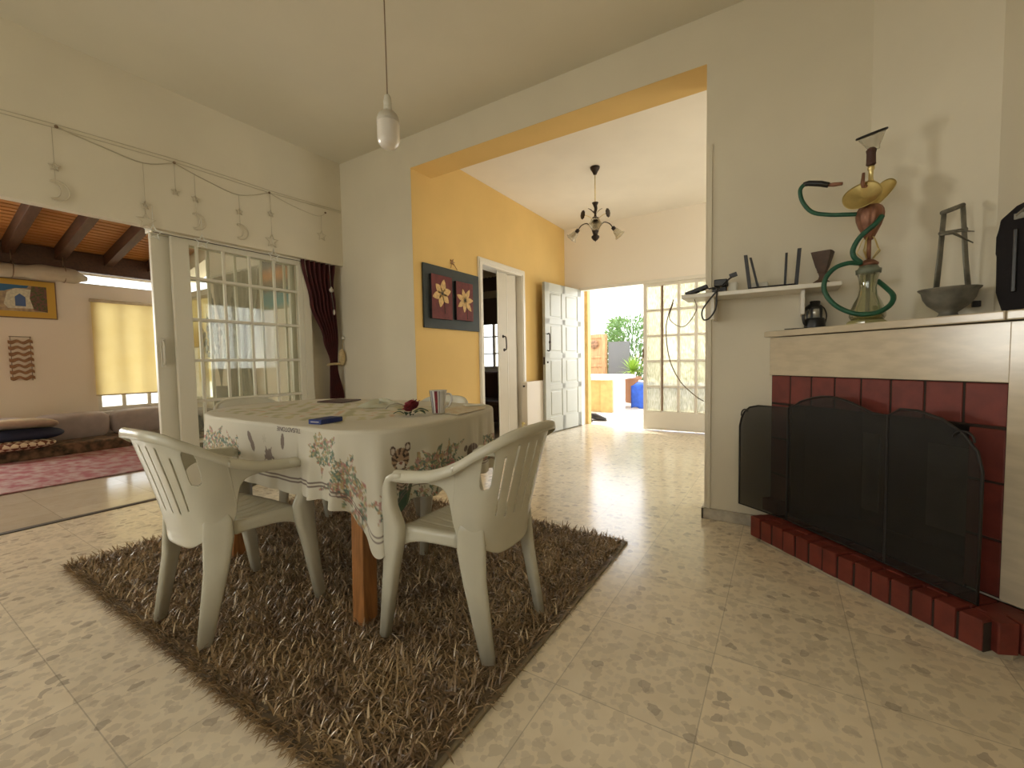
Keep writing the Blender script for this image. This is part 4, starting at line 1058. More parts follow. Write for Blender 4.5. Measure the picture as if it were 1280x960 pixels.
# brick face: mortar plate and bricks
m = MB(); fbx(m, U0, OP0, NF - .03, NF - .004, HZ, .897); fbx(m, OP1, U1, NF - .03, NF - .004, HZ, .897); fbx(m, OP0, OP1, NF - .03, NF - .004, OPT, .897); m.build('mortar', 'mortar', t)
m = MB(); nb = 8; wB = (U1 - U0) / nb
for i in range(nb): fbx(m, U0 + i * wB + .004, U0 + (i + 1) * wB - .004, NF - .02, NF, .742, .893)
zs = HZ
while zs < .70:
    z1 = min(zs + .205, .735)
    fbx(m, U0 + .004, OP0, NF - .02, NF, zs + .004, z1 - .004); fbx(m, OP1, U1 - .004, NF - .02, NF, zs + .004, z1 - .004); zs = z1
m.build('brick_surround', 'brick', t, bevel=.004)
m = MB(); fbx(m, U1 - .002, U1 + .006, NF - .02, NF + .002, HZ, .897); m.build('mortar', 'mortar', t)
# marble pillar on the right, frieze, mantel slab
m = MB(); fpoly(m, [(U1, NF + .008), (NF + .008 + XR * 2 ** .5 - .004, NF + .008), (U1, nr_(U1))], HZ, 1.108)
m.build('marble_pillar', 'marble', t, bevel=.003)
m = MB(); fpoly(m, [(U0 - .005, NF + .008), (U1 + .003, NF + .008), (U1 + .003, NF - .05), (U0 - .005, NF - .05)], .897, 1.108)
m.build('frieze', 'marble', t, bevel=.003)
NM = -1.972; jn = -1.062
m = MB()
fpoly(m, [(-2.099, NM), (jn - .001, NM), (jn - .001, nr_(jn)), CR, CL], 1.112, 1.145)
fpoly(m, [(jn + .001, NM), (-.952, NM), (jn + .001, nr_(jn))], 1.112, 1.145)
m.build('mantel_slab', 'marble', t, bevel=.005)
# raised hearth: marble foot, rows of bricks on edge
NHF = -1.79
m = MB(); ub = -1.99
fpoly(m, [(-1.93, NHF - .018), (-1.085, NHF - .018), (-1.0, NHF - .03), (-.955, NHF - .085), (-.963, -1.983), (-1.2, -2.1), (-1.9, -2.1)], 0, .022)
m.build('marble_foot', 'marble_floor', t, bevel=.002)
m = MB(); fbx(m, -1.983, -.987, -2.02, NHF - .008, .02, HZ - .014); m.build('mortar', 'mortar', t)
m = MB(); nb = 14; w0 = (1.985 - .985) / nb
for i in range(nb):
    a = -1.985 + i * w0
    fbx(m, a + .0045, a + w0 - .0045, NHF - .072, NHF - .002 * (i % 3), .021, HZ - .004 * (i % 2))
m.build('hearth_bricks', 'brick', t, bevel=.004)
m = MB()
for i in range(nb):
    a = -1.985 + i * w0
    fbx(m, a + .003, a + w0 - .003, NHF - .20, NHF - .076, .03, HZ - .003)
# corner bricks turning towards the right wall
cu, cn = -.985, NHF
dd = Vector((u * .35 - n_ * .94)).normalized(); ds = dd.cross(Z)
for i in range(2):
    c = fp(cu - .012, cn - .045, .075) + dd * (.03 + i * .068); m.obx(c, dd, ds, Z, .030, .035, .053)
m.build('hearth_bricks', 'brick', t, bevel=.004)
m = MB(); m.obx(fp(-1.99, -1.955, .13 + .036), u, n_, Z, .055, .03, .035)
tag(m.build('loose_brick', 'brick', bevel=.004), 'single loose red brick lying at the left end of the hearth', 'brick')

# fire screen --------------------------------------------------------
t = thing('fire_screen', fp(-1.55, -1.87, HZ), 'black wire mesh folding fire screen standing on the brick hearth', 'fire screen')
def screen_panel(p0, p1, prof, name, zb):
    """prof: (s, z) outline of the top between p0 and p1 in (u, n)"""
    a, b = fp(p0[0], p0[1], 0), fp(p1[0], p1[1], 0)
    top = [a.lerp(b, s_) + Z * z_ for s_, z_ in prof]
    loop = [a + Z * zb] + top + [b + Z * zb]
    m = MB(); m.tube(loop, .005, 8, closed=True); f = m.build('screen_frame', 'black_m', t)
    nrm = (b - a).cross(Z).normalized(); m = MB(); ns_ = 40
    def ztop(s_):
        for (s0, z0), (s1, z1) in zip(prof, prof[1:]):
            if s_ <= s1: return lerp(z0, z1, (s_ - s0) / max(1e-6, s1 - s0))
        return prof[-1][1]
    m.grid(lambda p, q: a.lerp(b, p) + Z * lerp(zb, ztop(p), q), ns_, 8, smooth=False)
    m.build('mesh_panel', 'mesh', f)
    return f
z0 = HZ + .008
arc = [(s_, .15 + .0 + .46 + .12 * sin(s_ * pi / 2) ** .7) for s_ in [i / 10 for i in range(11)]]
screen_panel((-2.15, -1.862), (-1.86, -1.905), [(0, .60), (.04, .65), (.10, .685), (.22, .715), (.4, .728), (1, .735)], 'l', z0)
hump = [(0, .735), (.10, .755)] + [(.15 + i * .08, .765 + .045 * sin(pi * (i + .5) / 9)) for i in range(0, 10)] + [(1, .755)]
screen_panel((-1.86, -1.905), (-1.36, -1.885), hump, 'm', z0)
screen_panel((-1.36, -1.885), (-1.045, -1.865), [(0, .755), (.15, .785), (.35, .785), (.6, .765), (.82, .72), (.95, .665), (1, .60)], 'r', z0)
m = MB(); m.tube([fp(-2.115, -1.865, .665) + (u * cos(a) * .028 + Z * sin(a) * .035) for a in [pi * .25 + i * pi / 10 for i in range(9)]], .004, 6); m.build('ring_handle', 'black_m', t); m = MB()
m.tube([fp(-1.10, -1.865, .70) + (u * cos(a) * .03 + Z * sin(a) * .03) for a in [-.2 + i * pi / 10 for i in range(11)]], .004, 6)
m.build('ring_handle', 'black_m', t)

# ================================================================== SHELF
t = thing('wall_shelf', (-.1, YB, 1.35), 'narrow white shelf on the wall left of the fireplace breast', 'shelf')
MB().bx(-.50, 2.665, 1.345, .245, YB - .002, 1.368).build('board', 'white_paint', t, bevel=.004)
for x in (.10, -.33): MB().bx(x - .02, 2.72, 1.22, x - .002, YB - .001, 1.345).build('bracket', 'white_paint', t, bevel=.003)
zs_ = 1.3685
# router
t = thing('wifi_router', (-.05, 2.75, zs_), 'flat black router with four upright antennas on the white shelf', 'router')
m = MB(); m.prism(rrect(.22, .11, .02), (-.05, 2.755, zs_), (1, 0, 0), (0, 1, 0), (0, 0, 1), .012); m.build('router_body', 'dark_glossy', t, bevel=.003)
for (x, y, tx_, w_) in ((-.154, 2.715, -.022, .009), (-.115, 2.79, -.042, .006), (.008, 2.79, .006, .006), (.058, 2.715, .012, .009)):
    m = MB(); b0 = Vector((x, y, zs_ + .006)); b1 = Vector((x + tx_, y, zs_ + .19)); ax = (b1 - b0).normalized()
    m.obx((b0 + b1) / 2, Vector((1, 0, 0)), Vector((0, 1, 0)), ax, w_, .004, .094); m.build('antenna', 'black', t, bevel=.002)
m = MB(); m.bx(-.155, 2.80, zs_, -.07, 2.85, zs_ + .05); tag(m.build('white_adapter', 'white_pl', bevel=.005), 'white plug box standing behind the router', 'adapter')
# incense burner
bc = Vector((.172, 2.775, zs_)); t = thing('incense_burner', bc, 'dark carved wooden incense burner with a flared cup at the right end of the shelf', 'incense burner')
def sq(mb, prof, c, rot=.5, n=4, scal=0.0):
    vs = []; fs = []
    for i, (r, z) in enumerate(prof):
        for j in range(n * 6):
            a = 2 * pi * j / (n * 6); q = (a % (2 * pi / n)) - pi / n; rad = r * (cos(pi / n) / cos(q)) ** .8 * 1.15
            zz = z + (scal * abs(cos(a * n / 2)) if i >= len(prof) - 3 else 0)
            vs.append((c[0] + rad * cos(a + rot), c[1] + rad * sin(a + rot), c[2] + zz))
    k = n * 6
    for i in range(len(prof) - 1):
        for j in range(k): fs.append((i * k + j, i * k + (j + 1) % k, (i + 1) * k + (j + 1) % k, (i + 1) * k + j))
    fs.append(tuple(range(k - 1, -1, -1))); mb.add(vs, fs, False)
m = MB(); sq(m, [(.046, 0), (.046, .008), (.034, .018), (.018, .030), (.014, .045), (.018, .060), (.024, .066)], bc); m.build('foot', 'dark_wood', t)
m = MB(); sq(m, [(.020, .062), (.026, .080), (.040, .125), (.050, .160), (.052, .168), (.046, .166), (.030, .110), (.0, .095)], bc, scal=-.022); m.build('cup', 'dark_wood', t)
# power strip, plug and cables at the shelf's left end
t = thing('power_strip', (-.44, 2.70, 1.37), 'black power strip jutting over the left end of the shelf', 'power strip')
a = Vector((.93, .05, .30)).normalized(); c = Vector((-.425, 2.715, 1.392))
m = MB(); m.obx(c, a, (0, 1, 0), a.cross(Vector((0, 1, 0))), .062, .022, .011); m.build('strip_body', 'black', t, bevel=.004)
for i in range(3):
    m = MB(); m.lathe([(0, 0), (.014, 0), (.014, .003), (0, .003)], c + a * (-.035 + .035 * i) - a.cross(Vector((0, 1, 0))) * .011, 14, -a.cross(Vector((0, 1, 0))), cap=False); m.build('socket', 'dark_glossy', t)
m = MB(); m.bx(-.335, 2.72, 1.405, -.265, 2.77, 1.445); m.bx(-.345, 2.73, 1.371, -.27, 2.765, 1.405)
tag(m.build('power_adapter', 'black', bevel=.005), 'black power adapter block on the shelf beside the power strip', 'adapter')
m = MB(); m.bx(-.262, 2.73, zs_, -.215, 2.79, 1.425); tag(m.build('white_plug', 'white_pl', bevel=.008), 'white round cornered plug on the shelf right of the black adapter', 'plug')
m = MB(); pth = [(-.235, 2.71, 1.455), (-.26, 2.69, 1.43), (-.30, 2.66, 1.385), (-.345, 2.655, 1.33), (-.385, 2.655, 1.27), (-.38, 2.655, 1.22), (-.35, 2.655, 1.222), (-.318, 2.655, 1.27), (-.312, 2.655, 1.34), (-.316, 2.69, 1.392), (-.36, 2.71, 1.395)]
m.tube(smooth_path(pth, 8), .0045, 8); m.obx((-.235, 2.71, 1.458), (1, 0, .3), (0, 1, 0), (-.3, 0, 1), .018, .012, .010)
tag(m.build('black_cable', 'black'), 'thick black cable looping below the left end of the shelf', 'cable')
m = MB(); pth = [(-.40, 2.80, 1.34), (-.45, 2.80, 1.22), (-.62, 2.79, 1.18), (-.80, 2.78, 1.245)]
m.tube(smooth_path([(-.44, 2.74, 1.345), (-.43, 2.74, 1.28), (-.50, 2.74, 1.19), (-.58, 2.74, 1.24), (-.56, 2.74, 1.335)], 8), .0025, 6)
tag(m.build('thin_cable', 'cord'), 'thin brown cable hanging in a short loop from the shelf end', 'cable')
m = MB(); m.tube(smooth_path([(-.55, 2.70, 1.35), (-.60, 2.74, 1.20), (-.585, 2.76, 1.0), (-.53, 2.80, .86), (-.45, 2.84, .77), (-.405, 2.865, .735)], 8), .003, 6)
tag(m.build('hanging_cable', 'cord'), 'long thin cable sagging from the shelf end past the glass panes', 'cable')

# ================================================================== ON THE MANTEL
zm = 1.1455
# camping lantern
lc = Vector((.145, 2.80, zm)); rv = Vector((.847, .531, 0))
t = thing('camping_lantern', lc, 'small black camping lantern with a silvery window at the left end of the mantel', 'lantern')
m = MB(); m.lathe([(0, 0), (.046, 0), (.047, .006), (.045, .045), (.040, .055), (0, .055)], lc, 20, cap=False, rfn=lambda a, i: 1 + .03 * (int(a / (2 * pi) * 20) % 2)); m.build('lantern_base', 'black', t)
m = MB(); m.lathe([(0, .055), (.033, .055), (.030, .100), (.024, .108), (0, .108)], lc, 20, cap=False); lbl(m.build('lantern_window', pbr('lantern_reflector', (.55, .53, .47), .15, metal=.6), t), 'silvery window')
m = MB()
for i in range(5): m = MB(); a = i * 2 * pi / 5 + .5; m.obx(lc + Vector((cos(a) * .034, sin(a) * .034, .082)), (cos(a), sin(a), 0), (-sin(a), cos(a), 0), Z, .003, .004, .028); m.build('cage_bar', 'black', t)
m = MB(); m.lathe([(0, .106), (.036, .106), (.034, .114), (.022, .120), (.024, .142), (.020, .146), (0, .146)], lc, 18, cap=False); m.build('lantern_cap', 'black', t)
for s in (-1, 1):
    m = MB(); m.tube(smooth_path([lc + rv * .028 * s + Z * .125, lc + rv * .050 * s + Z * .105, lc + rv * .062 * s + Z * .07, lc + rv * .055 * s + Z * .030, lc + rv * .046 * s + Z * .020], 6), .004 if s > 0 else .009, 8, flat=.6); m.build('bail_handle', 'black', t)
m = MB(); m.tube([lc + Vector((-.02, -.03, .004)), lc + Vector((-.10, -.035, .003)), lc + Vector((-.135, -.02, .003))], .003, 6); tag(m.build('black_strap', 'black'), 'thin black strap lying on the mantel left of the lantern', 'strap')

# hookah
hc = Vector((.335, 2.595, zm)); t = thing('hookah', hc, 'tall hookah with glass base, copper body, brass saucer and green hose on the mantel', 'hookah')
def H(x, z): return hc + rv * x + Z * (z - zm)
m = MB(); sq(m, [(.072, 0), (.072, .008), (.062, .016), (.052, .020)], hc, rot=.3, n=6); lbl(m.build('glass_foot', pbr('amber_glass', (.42, .38, .16), .15, alpha=.8), t), 'amber green foot')
prof = [(.0, .018), (.058, .020), (.066, .035), (.064, .060), (.052, .095), (.036, .130), (.030, .165), (.034, .205), (.042, .235), (.043, .245)]
m = MB(); m.lathe([(r, z) for r, z in prof], hc, 40, cap=False, rfn=lambda a, i: 1 + .03 * cos(8 * a) * (1 if i < 5 else 0)); m.build('glass_base', 'hk_glass', t, solid=.002)
m = MB(); m.lathe([(.0, .020), (.056, .022), (.061, .035), (.059, .055), (0, .056)], hc, 30, cap=False); lbl(m.build('water', glass_thin('stale_water', (.75, .70, .45), .05, .08, body=.10, bodycol=(.4, .36, .18)), t), 'cloudy water')
m = MB(); m.lathe([(.009, .05), (.009, .23)], hc, 12); m.build('down_stem', 'bronze', t)
m = MB(); m.lathe([(0, .228), (.046, .232), (.048, .252), (.040, .256), (.034, .238 + .03), (0, .27)], hc, 28, cap=False); lbl(m.build('grommet', pbr('grey_green_rubber', (.16, .18, .13), .5), t), 'grey green collar')
m = MB(); m.lathe([(0, .262), (.026, .264), (.036, .272), (.037, .280), (.026, .290), (.016, .296), (0, .30)], hc, 26, cap=False); m.build('copper_ring', 'copper', t)
m = MB(); m.lathe([(.008, .295), (.008, .41)], hc, 12); m.build('stem_tube', 'copper', t)
for i in range(5):
    a = i * 2 * pi / 5 + .4; dv = Vector((cos(a), sin(a), 0))
    m = MB(); m.tube(smooth_path([hc + dv * .016 + Z * .40, hc + dv * .026 + Z * .385, hc + dv * .040 + Z * .345, hc + dv * .045 + Z * .335, hc + dv * .034 + Z * .320, hc + dv * .018 + Z * .300], 5), .0036, 8, flat=.6); m.build('brass_scroll', 'brass', t)
m = MB(); m.lathe([(0, .385), (.013, .387), (.019, .398), (.028, .418), (.041, .448), (.050, .478), (.052, .500), (.049, .520), (.042, .534), (.032, .542), (0, .545)], hc, 72, cap=False, rfn=lambda a, i: 1 + .035 * cos(12 * a)); m.build('copper_body', 'copper', t)
m = MB(); m.sph(H(.018, 1.640) - Vector((.02, .05, 0)), .0055, 8, 6); m.build('valve_pin', 'black', t)
m = MB(); m.lathe([(.012, .530), (.030, .537), (.030, .541), (.016, .548), (.010, .56), (.010, .60), (.016, .62), (.018, .635), (.014, .650), (.009, .660), (.009, .700), (.013, .705), (.013, .716), (.010, .72), (0, .72)], hc, 24, cap=False); m.build('brass_stem', 'brass', t)
m = MB(); m.tube([H(-.014, 1.775), H(-.035, 1.775), H(-.037, 1.79), H(-.034, 1.835)], [.007, .008, .008, .006], 8); m.build('side_valve', 'copper', t)
# bent brass saucer: a left lobe facing the room and a right lobe tilted up
def dish(mb, c, nrm, ax, rx, ry, dep):
    nrm = Vector(nrm).normalized(); ax = (Vector(ax) - nrm * Vector(ax).dot(nrm)).normalized(); ay = nrm.cross(ax)
    mb.grid(lambda p, q: Vector(c) + ax * rx * q * cos(2 * pi * p) + ay * ry * q * sin(2 * pi * p) + nrm * (dep * (q * q)) + nrm * (.004 * sin(6 * pi * p) * q), 40, 10, closed=True)
m = MB(); vdir = Vector((-hc.x, -hc.y, .0)).normalized()
dish(m, H(-.035, 1.722), vdir * .80 + Z * .45 - rv * .25, rv, .072, .072, .022)
m.build('brass_saucer', 'brass', t, solid=.0015)
m = MB(); dish(m, H(.050, 1.735), vdir * .55 + Z * .45 - rv * .35, rv + Z * .75, .076, .044, .014); m.build('brass_saucer', 'brass', t, solid=.0015)
m = MB(); m.lathe([(0, .72), (.013, .722), (.019, .728), (.018, .733), (.017, .775), (.020, .790), (.013, .80), (0, .80)], hc - rv * .001, 22, cap=False); lbl(m.build('clay_bowl', pbr('dark_clay', (.07, .028, .02), .4), t), 'dark brown clay bowl')
tl = (Z + rv * -.20 + vdir * .22).normalized()
top = H(.002, 1.988)
m = MB(); m.lathe([(.021, -.052), (.024, -.036), (.038, -.010), (.053, .018)], top, 24, tl, cap=False); lbl(m.build('bowl_collar', pbr('dusty_glass', (.55, .50, .38), .2, alpha=.45), t), 'translucent flared collar')
m = MB(); P_ = []; ax_ = tl.orthogonal().normalized(); ay_ = tl.cross(ax_)
m.tube([top + tl * .020 + (ax_ * cos(a) + ay_ * sin(a)) * .053 for a in [i * 2 * pi / 30 for i in range(30)]], .0055, 8, closed=True); m.build('bowl_rim', 'black_m', t)
hh1 = [(.300, 2.59, 1.655), (.25, 2.585, 1.661), (.181, 2.595, 1.676), (.117, 2.61, 1.705), (.077, 2.62, 1.765), (.066, 2.62, 1.823), (.082, 2.62, 1.848)]
m = MB(); m.tube(smooth_path(hh1[::-1], 8), .0095, 10)
hh2 = [(.372, 2.545, 1.622), (.345, 2.535, 1.585), (.298, 2.54, 1.543), (.272, 2.545, 1.491), (.276, 2.548, 1.453), (.300, 2.555, 1.425), (.255, 2.545, 1.428), (.205, 2.54, 1.411), (.170, 2.535, 1.365), (.168, 2.53, 1.303), (.208, 2.52, 1.236), (.278, 2.51, 1.192), (.350, 2.505, 1.188), (.400, 2.515, 1.218), (.416, 2.54, 1.262), (.398, 2.60, 1.310), (.372, 2.62, 1.345)]
m.tube(smooth_path(hh2, 8), .0105, 10)
m.build('hose', 'hose', t)
m = MB(); m.tube([(.078, 2.62, 1.849), (.10, 2.62, 1.850), (.150, 2.618, 1.836), (.180, 2.616, 1.822)], [.010, .013, .014, .013], 12); lbl(m.build('mouthpiece', 'black', t), 'black grip')
m = MB(); m.tube([(.178, 2.616, 1.823), (.20, 2.61, 1.818), (.232, 2.60, 1.812)], [.007, .010, .007], 10); m.build('hose_connector', 'copper', t)

# old bronze bowl with a tall handle
bc = Vector((.585, 2.50, zm)); t = thing('bronze_brazier', bc, 'tarnished bronze bowl on a foot with a tall rectangular handle and tongs on the mantel', 'brazier')
m = MB(); m.lathe([(0, 0), (.040, 0), (.042, .006), (.030, .018), (.028, .026), (.044, .040), (.066, .060), (.080, .085), (.086, .112), (.096, .122), (.097, .126), (.088, .124), (.078, .100), (.05, .055), (0, .042)], bc, 40, cap=False); m.build('bowl', 'bronze', t)
def K(x, z, d_=0.0): return bc + rv * x + Z * (z - zm) + Vector((-.23, -.97, 0)) * d_
for x0_, x1_ in ((-.054, -.031), (.082, .046)):
    m = MB(); loft(m, [(K(x0_, 1.26), rv, .012, (-.53, .85, 0), .004), (K(lerp(x0_, x1_, .5), 1.40), rv, .011, (-.53, .85, 0), .004), (K(x1_, 1.585 + (.02 if x1_ > 0 else 0)), rv, .010, (-.53, .85, 0), .004)]); m.build('handle_upright', 'bronze', t)
m = MB(); m.tube([K(-.040, 1.580), K(.048, 1.612)], .0095, 8); m.build('handle_grip', 'bronze', t)
m = MB(); m.tube([K(-.046, 1.497), K(.062, 1.512)], .0075, 8); m.sph(K(-.030, 1.497), .010, 8, 6); m.sph(K(.055, 1.512), .012, 8, 6); m.build('cross_bar', 'bronze', t)
m = MB(); m.tube([K(-.045, 1.49, .015), K(.01, 1.495, .02), K(.092, 1.452, .03)], [.006, .006, .002], 8); m.tube([K(.03, 1.505, .015), K(.095, 1.500, .02)], [.005, .002], 8); m.build('tongs', 'bronze', t)
m = MB(); m.bx(bc.x + .075, bc.y + .01, zm + .045, bc.x + .10, bc.y + .03, zm + .07); m.build('lug', 'black_m', t, bevel=.003)

# portable speaker on the right
sc_ = Vector((.640, 2.185, zm)); t = thing('portable_speaker', sc_ + Vector((0, .04, 0)), 'large black portable party speaker at the right end of the mantel, cut by the frame', 'speaker')
sx_ = Vector((.90, -.44, 0)).normalized(); sy_ = Vector((-.44, -.90, 0)).normalized()
SW, SH_, SD = .235, .40, .13
so = Vector((.655, 2.29, zm))        # front left bottom corner
sx_ = u; sy_ = n_
poly = [(.022, 0), (SW - .022, 0), (SW - .006, .05), (SW, .075), (SW, .30), (SW - .008, .335), (SW - .05, .372), (SW - .09, .385), (.09, .385), (.05, .372), (.008, .335), (.003, .30), (-.003, .275), (-.003, .215), (0, .205), (.002, .075), (.008, .05)]
m = MB(); m.prism(rrect(SW - .02, .02, .005), tuple(so + u * SW / 2 - n_ * .02), u, n_, Z, .004)
body = MB(); body.prism(poly, tuple(so), u, Z, -n_, SD); body.build('speaker_body', 'dark_glossy', t, bevel=.008)
for (cx_, cz_) in ((.150, .255), (.150, .110)):
    m = MB(); m.lathe([(.066, 0), (.066, .006), (.058, .008), (.050, .002), (.020, -.004), (0, -.004)], so + u * cx_ + Z * cz_ + n_ * .001, 32, n_, cap=False); m.build('driver', pbr('grille_mesh_dark', (.05, .05, .045), .5, metal=.4), t)
m = MB(); m.obx(so + u * .140 + Z * .185 + n_ * .004, u, n_, Z, .025, .004, .012); lbl(m.build('badge', 'bronze', t, bevel=.003), 'small metal badge')
m = MB(); m.tube([so + u * .055 + Z * .335 + n_ * .004, so + u * .08 + Z * .355 + n_ * .006, so + u * .16 + Z * .362 + n_ * .006, so + u * .19 + Z * .345 + n_ * .004], .005, 8); m.obx(so + u * .12 + Z * .332 + n_ * .004, u, n_, Z, .07, .003, .010)
m.build('control_panel', 'bronze', t)
for (a_, z0_, z1_) in ((.055, .07, .29), (.245, .07, .29)): MB().obx(so + u * a_ + Z * (z0_ + z1_) / 2 + n_ * .004, u, n_, Z, .006, .004, (z1_ - z0_) / 2).build('trim_rib', 'black', t, bevel=.003)
m = MB(); m.obx(so + u * -.001 + Z * .245 - n_ * .05, n_, u, Z, .04, .004, .03); m.build('side_grip', 'black', t, bevel=.003)

# ================================================================== HANGING LAMPS
def bulb_lamp():
    c = Vector((-1.616, 1.5, 2.032)); t = thing('pendant_bulb', (c.x, c.y, ZC), 'unlit white cylinder bulb hanging on a bare brown cord over the table', 'pendant lamp')
    m = MB(); m.tube([c + Z * .245, (c.x - .003, c.y, ZC)], .0028, 8); m.build('cord', 'cord', t)
    m = MB(); m.lathe([(0, .25), (.012, .248), (.017, .238), (.017, .226), (.019, .224), (.019, .198), (.017, .196), (.019, .192), (.020, .165), (0, .16)], c, 24, cap=False); m.build('lamp_holder', 'white_pl', t)
    m = MB(); m.lathe([(.018, .178), (.030, .170), (.045, .155), (.0525, .135), (.0535, .118), (0, .118)], c, 40, cap=False, rfn=lambda a, i: 1 + .012 * cos(30 * a)); m.build('bulb_neck', 'bulb_neck', t)
    m = MB(); m.lathe([(.052, .120), (.0525, .04), (.048, .022), (.036, .008), (.018, .001), (0, 0)], c, 40, cap=False); m.build('bulb_globe', 'bulb', t)
bulb_lamp()
cc = Vector((-1.66, 4.33, 0)); t = thing('chandelier', (cc.x, cc.y, ZF), 'black wrought iron chandelier with leaves and tulip glass shades on the hall ceiling', 'chandelier')
m = MB(); m.lathe([(0, ZF), (.050, ZF), (.046, ZF - .02), (.030, ZF - .045), (.016, ZF - .075), (0, ZF - .08)], cc, 20, cap=False); m.build('ceiling_cup', 'iron', t)
m = MB(); m.tube([cc + Z * (ZF - .07), cc + Z * 2.62], .005, 8); m.build('rod', 'brass', t)
m = MB(); m.lathe([(0, 2.63), (.034, 2.625), (.022, 2.60), (.010, 2.57), (.012, 2.50), (.018, 2.46), (.012, 2.42), (.020, 2.40), (.036, 2.36), (.034, 2.33), (.018, 2.30), (.040, 2.285), (.042, 2.27), (.022, 2.245), (.006, 2.235), (0, 2.225)], cc, 20, cap=False); m.build('body', 'iron', t)
for k in range(3):
    a = k * 2 * pi / 3 - 1.204; dv = Vector((cos(a), sin(a), 0)); f = MB()
    f.tube(smooth_path([cc + dv * .02 + Z * 2.30, cc + dv * .05 + Z * 2.38, cc + dv * .10 + Z * 2.435, cc + dv * .165 + Z * 2.43, cc + dv * .205 + Z * 2.395], 6), .0055, 8)
    arm = f.build('arm', 'iron', t)
    ax = (dv * .75 - Z * .65).normalized(); p = cc + dv * .205 + Z * 2.395
    m = MB(); m.lathe([(0, -.005), (.020, 0), (.022, .03), (.018, .034), (0, .034)], p, 14, ax, cap=False); m.build('lamp_socket', 'iron', arm)
    m = MB(); m.lathe([(.018, .028), (.030, .050), (.036, .080), (.048, .108), (.060, .120)], p, 30, ax, cap=False, rfn=lambda q, i: 1 + .07 * cos(6 * q) * (i > 2)); m.build('lamp_shade', 'shade_glass', arm, solid=.002)
    a2 = a + pi / 3; d2 = Vector((cos(a2), sin(a2), 0)); m = MB()
    m.tube(smooth_path([cc + d2 * .015 + Z * 2.44, cc + d2 * .07 + Z * 2.475, cc + d2 * .13 + Z * 2.49], 5), .003, 6); st_ = m.build('flower_stem', 'brass', t)
    m = MB(); m.lathe([(0, .012), (.014, .010), (.042, .014), (.044, .008), (.014, -.004), (0, -.006)], cc + d2 * .135 + Z * 2.49, 22, d2, cap=False, rfn=lambda q, i: 1 + .10 * cos(9 * q) * (i in (2, 3))); m.build('sunflower', 'iron', st_)
for k in range(4):
    a = k * pi / 2 + .6; dv = Vector((cos(a), sin(a), .9)); m = MB(); leafy(m, cc + Z * 2.50, (cos(a), sin(a), .9), .012, .10, .1); m.build('leaf', 'iron', t, solid=.002)

# ================================================================== PICTURES
t = thing('flower_picture', (XY + .02, 3.42, 1.33), 'dark green board with two maroon canvases of golden flowers on the ochre wall', 'picture')
MB().bx(XY + .006, 2.985, 1.33, XY + .024, 3.845, 1.93).build('board', 'pic_board', t, bevel=.002)
fl = [((3.062, 3.362, 1.42, 1.838), 6, .3, (3.21, 1.665)), ((3.424, 3.70, 1.43, 1.82), 7, .1, (3.565, 1.635))]
for (a, b, z0, z1), n_p, ph, (fy, fz) in fl:
    cv = MB().bx(XY + .022, a, z0, XY + .052, b, z1).build('canvas', ['pic_red', 'pic_black'], t, bevel=.001)
    for pl in cv.data.polygons: pl.material_index = 0 if pl.normal.x > .5 else 1
    for i in range(n_p):
        aa = ph + 2 * pi * i / n_p; dy_, dz_ = cos(aa), sin(aa); Lp = .122 + .012 * sin(i * 2.3)
        poly_ = []
        for q in range(13):
            s_ = q / 12; poly_.append((s_ * Lp, (.037 - .009 * (n_p - 6)) * sin(pi * s_ ** .8) ** .8))
        poly_ += [(x_, -y_) for x_, y_ in poly_[-2:0:-1]]
        m = MB(); m.prism([(.012 + p[0], p[1]) for p in poly_], (XY + .0522, fy, fz), (0, dy_, dz_), (0, -dz_, dy_), (1, 0, 0), .0012); m.build('petal', 'petal', cv)
    m = MB()
    for i in range(9):
        aa = 2 * pi * i / 9; m.tube([(XY + .0545, fy, fz), (XY + .056, fy + .03 * cos(aa), fz + .03 * sin(aa))], .0018, 5)
    m.tube([(XY + .0535, fy + .01, fz - .03), (XY + .0535, fy + .03, fz - .10), (XY + .0535, fy + .035, fz - .19)], .0022, 5); m.build('stamens', 'pic_board', cv)
m = MB()
for k in range(5): a = k * 1.256; m.tube([(XY + .012, 3.42, 2.01), (XY + .016, 3.42 + .035 * cos(a), 2.01 + .030 * sin(a))], .005, 6)
m.tube([(XY + .010, 3.42, 2.01), (XY + .010, 3.40, 1.95)], .003, 5); m.tube([(XY + .010, 3.44, 2.0), (XY + .010, 3.50, 1.945)], .003, 5)
tag(m.build('wall_ornament', pbr('gilt_bronze', (.40, .22, .10), .5)), 'tiny bronze flower ornament above the flower picture', 'ornament')

# picture with the yellow mat in the sunroom
t = thing('framed_print', (XS + .02, 1.2, 1.62), 'framed print of white houses by blue sea with a wide yellow mat', 'picture')
px1 = 1.60; px0 = .90
MB().bx(XS + .003, px0, 1.62, XS + .022, px1, 2.085).build('frame', 'brown_frame', t, bevel=.002)
MB().bx(XS + .020, px0 + .012, 1.632, XS + .0235, px1 - .012, 2.073).build('mat_board', 'mat_yellow', t)
ia, ib, ja, jb = px0 + .09, px1 - .085, 1.70, 2.01
xq = XS + .0245
pr = MB().bx(XS + .022, ia, ja, xq, ib, jb).build('print_sheet', pbr('sandy_print', (.50, .38, .22), .5, noise=1, nscale=20, col2=(.30, .22, .14)), t)
def flatp(pts, mat_, dz=.0006, nm='printed_shape'): return MB().prism(pts, (xq, 0, 0), (0, 1, 0), (0, 0, 1), (1, 0, 0), dz).build(nm, mat_, pr)
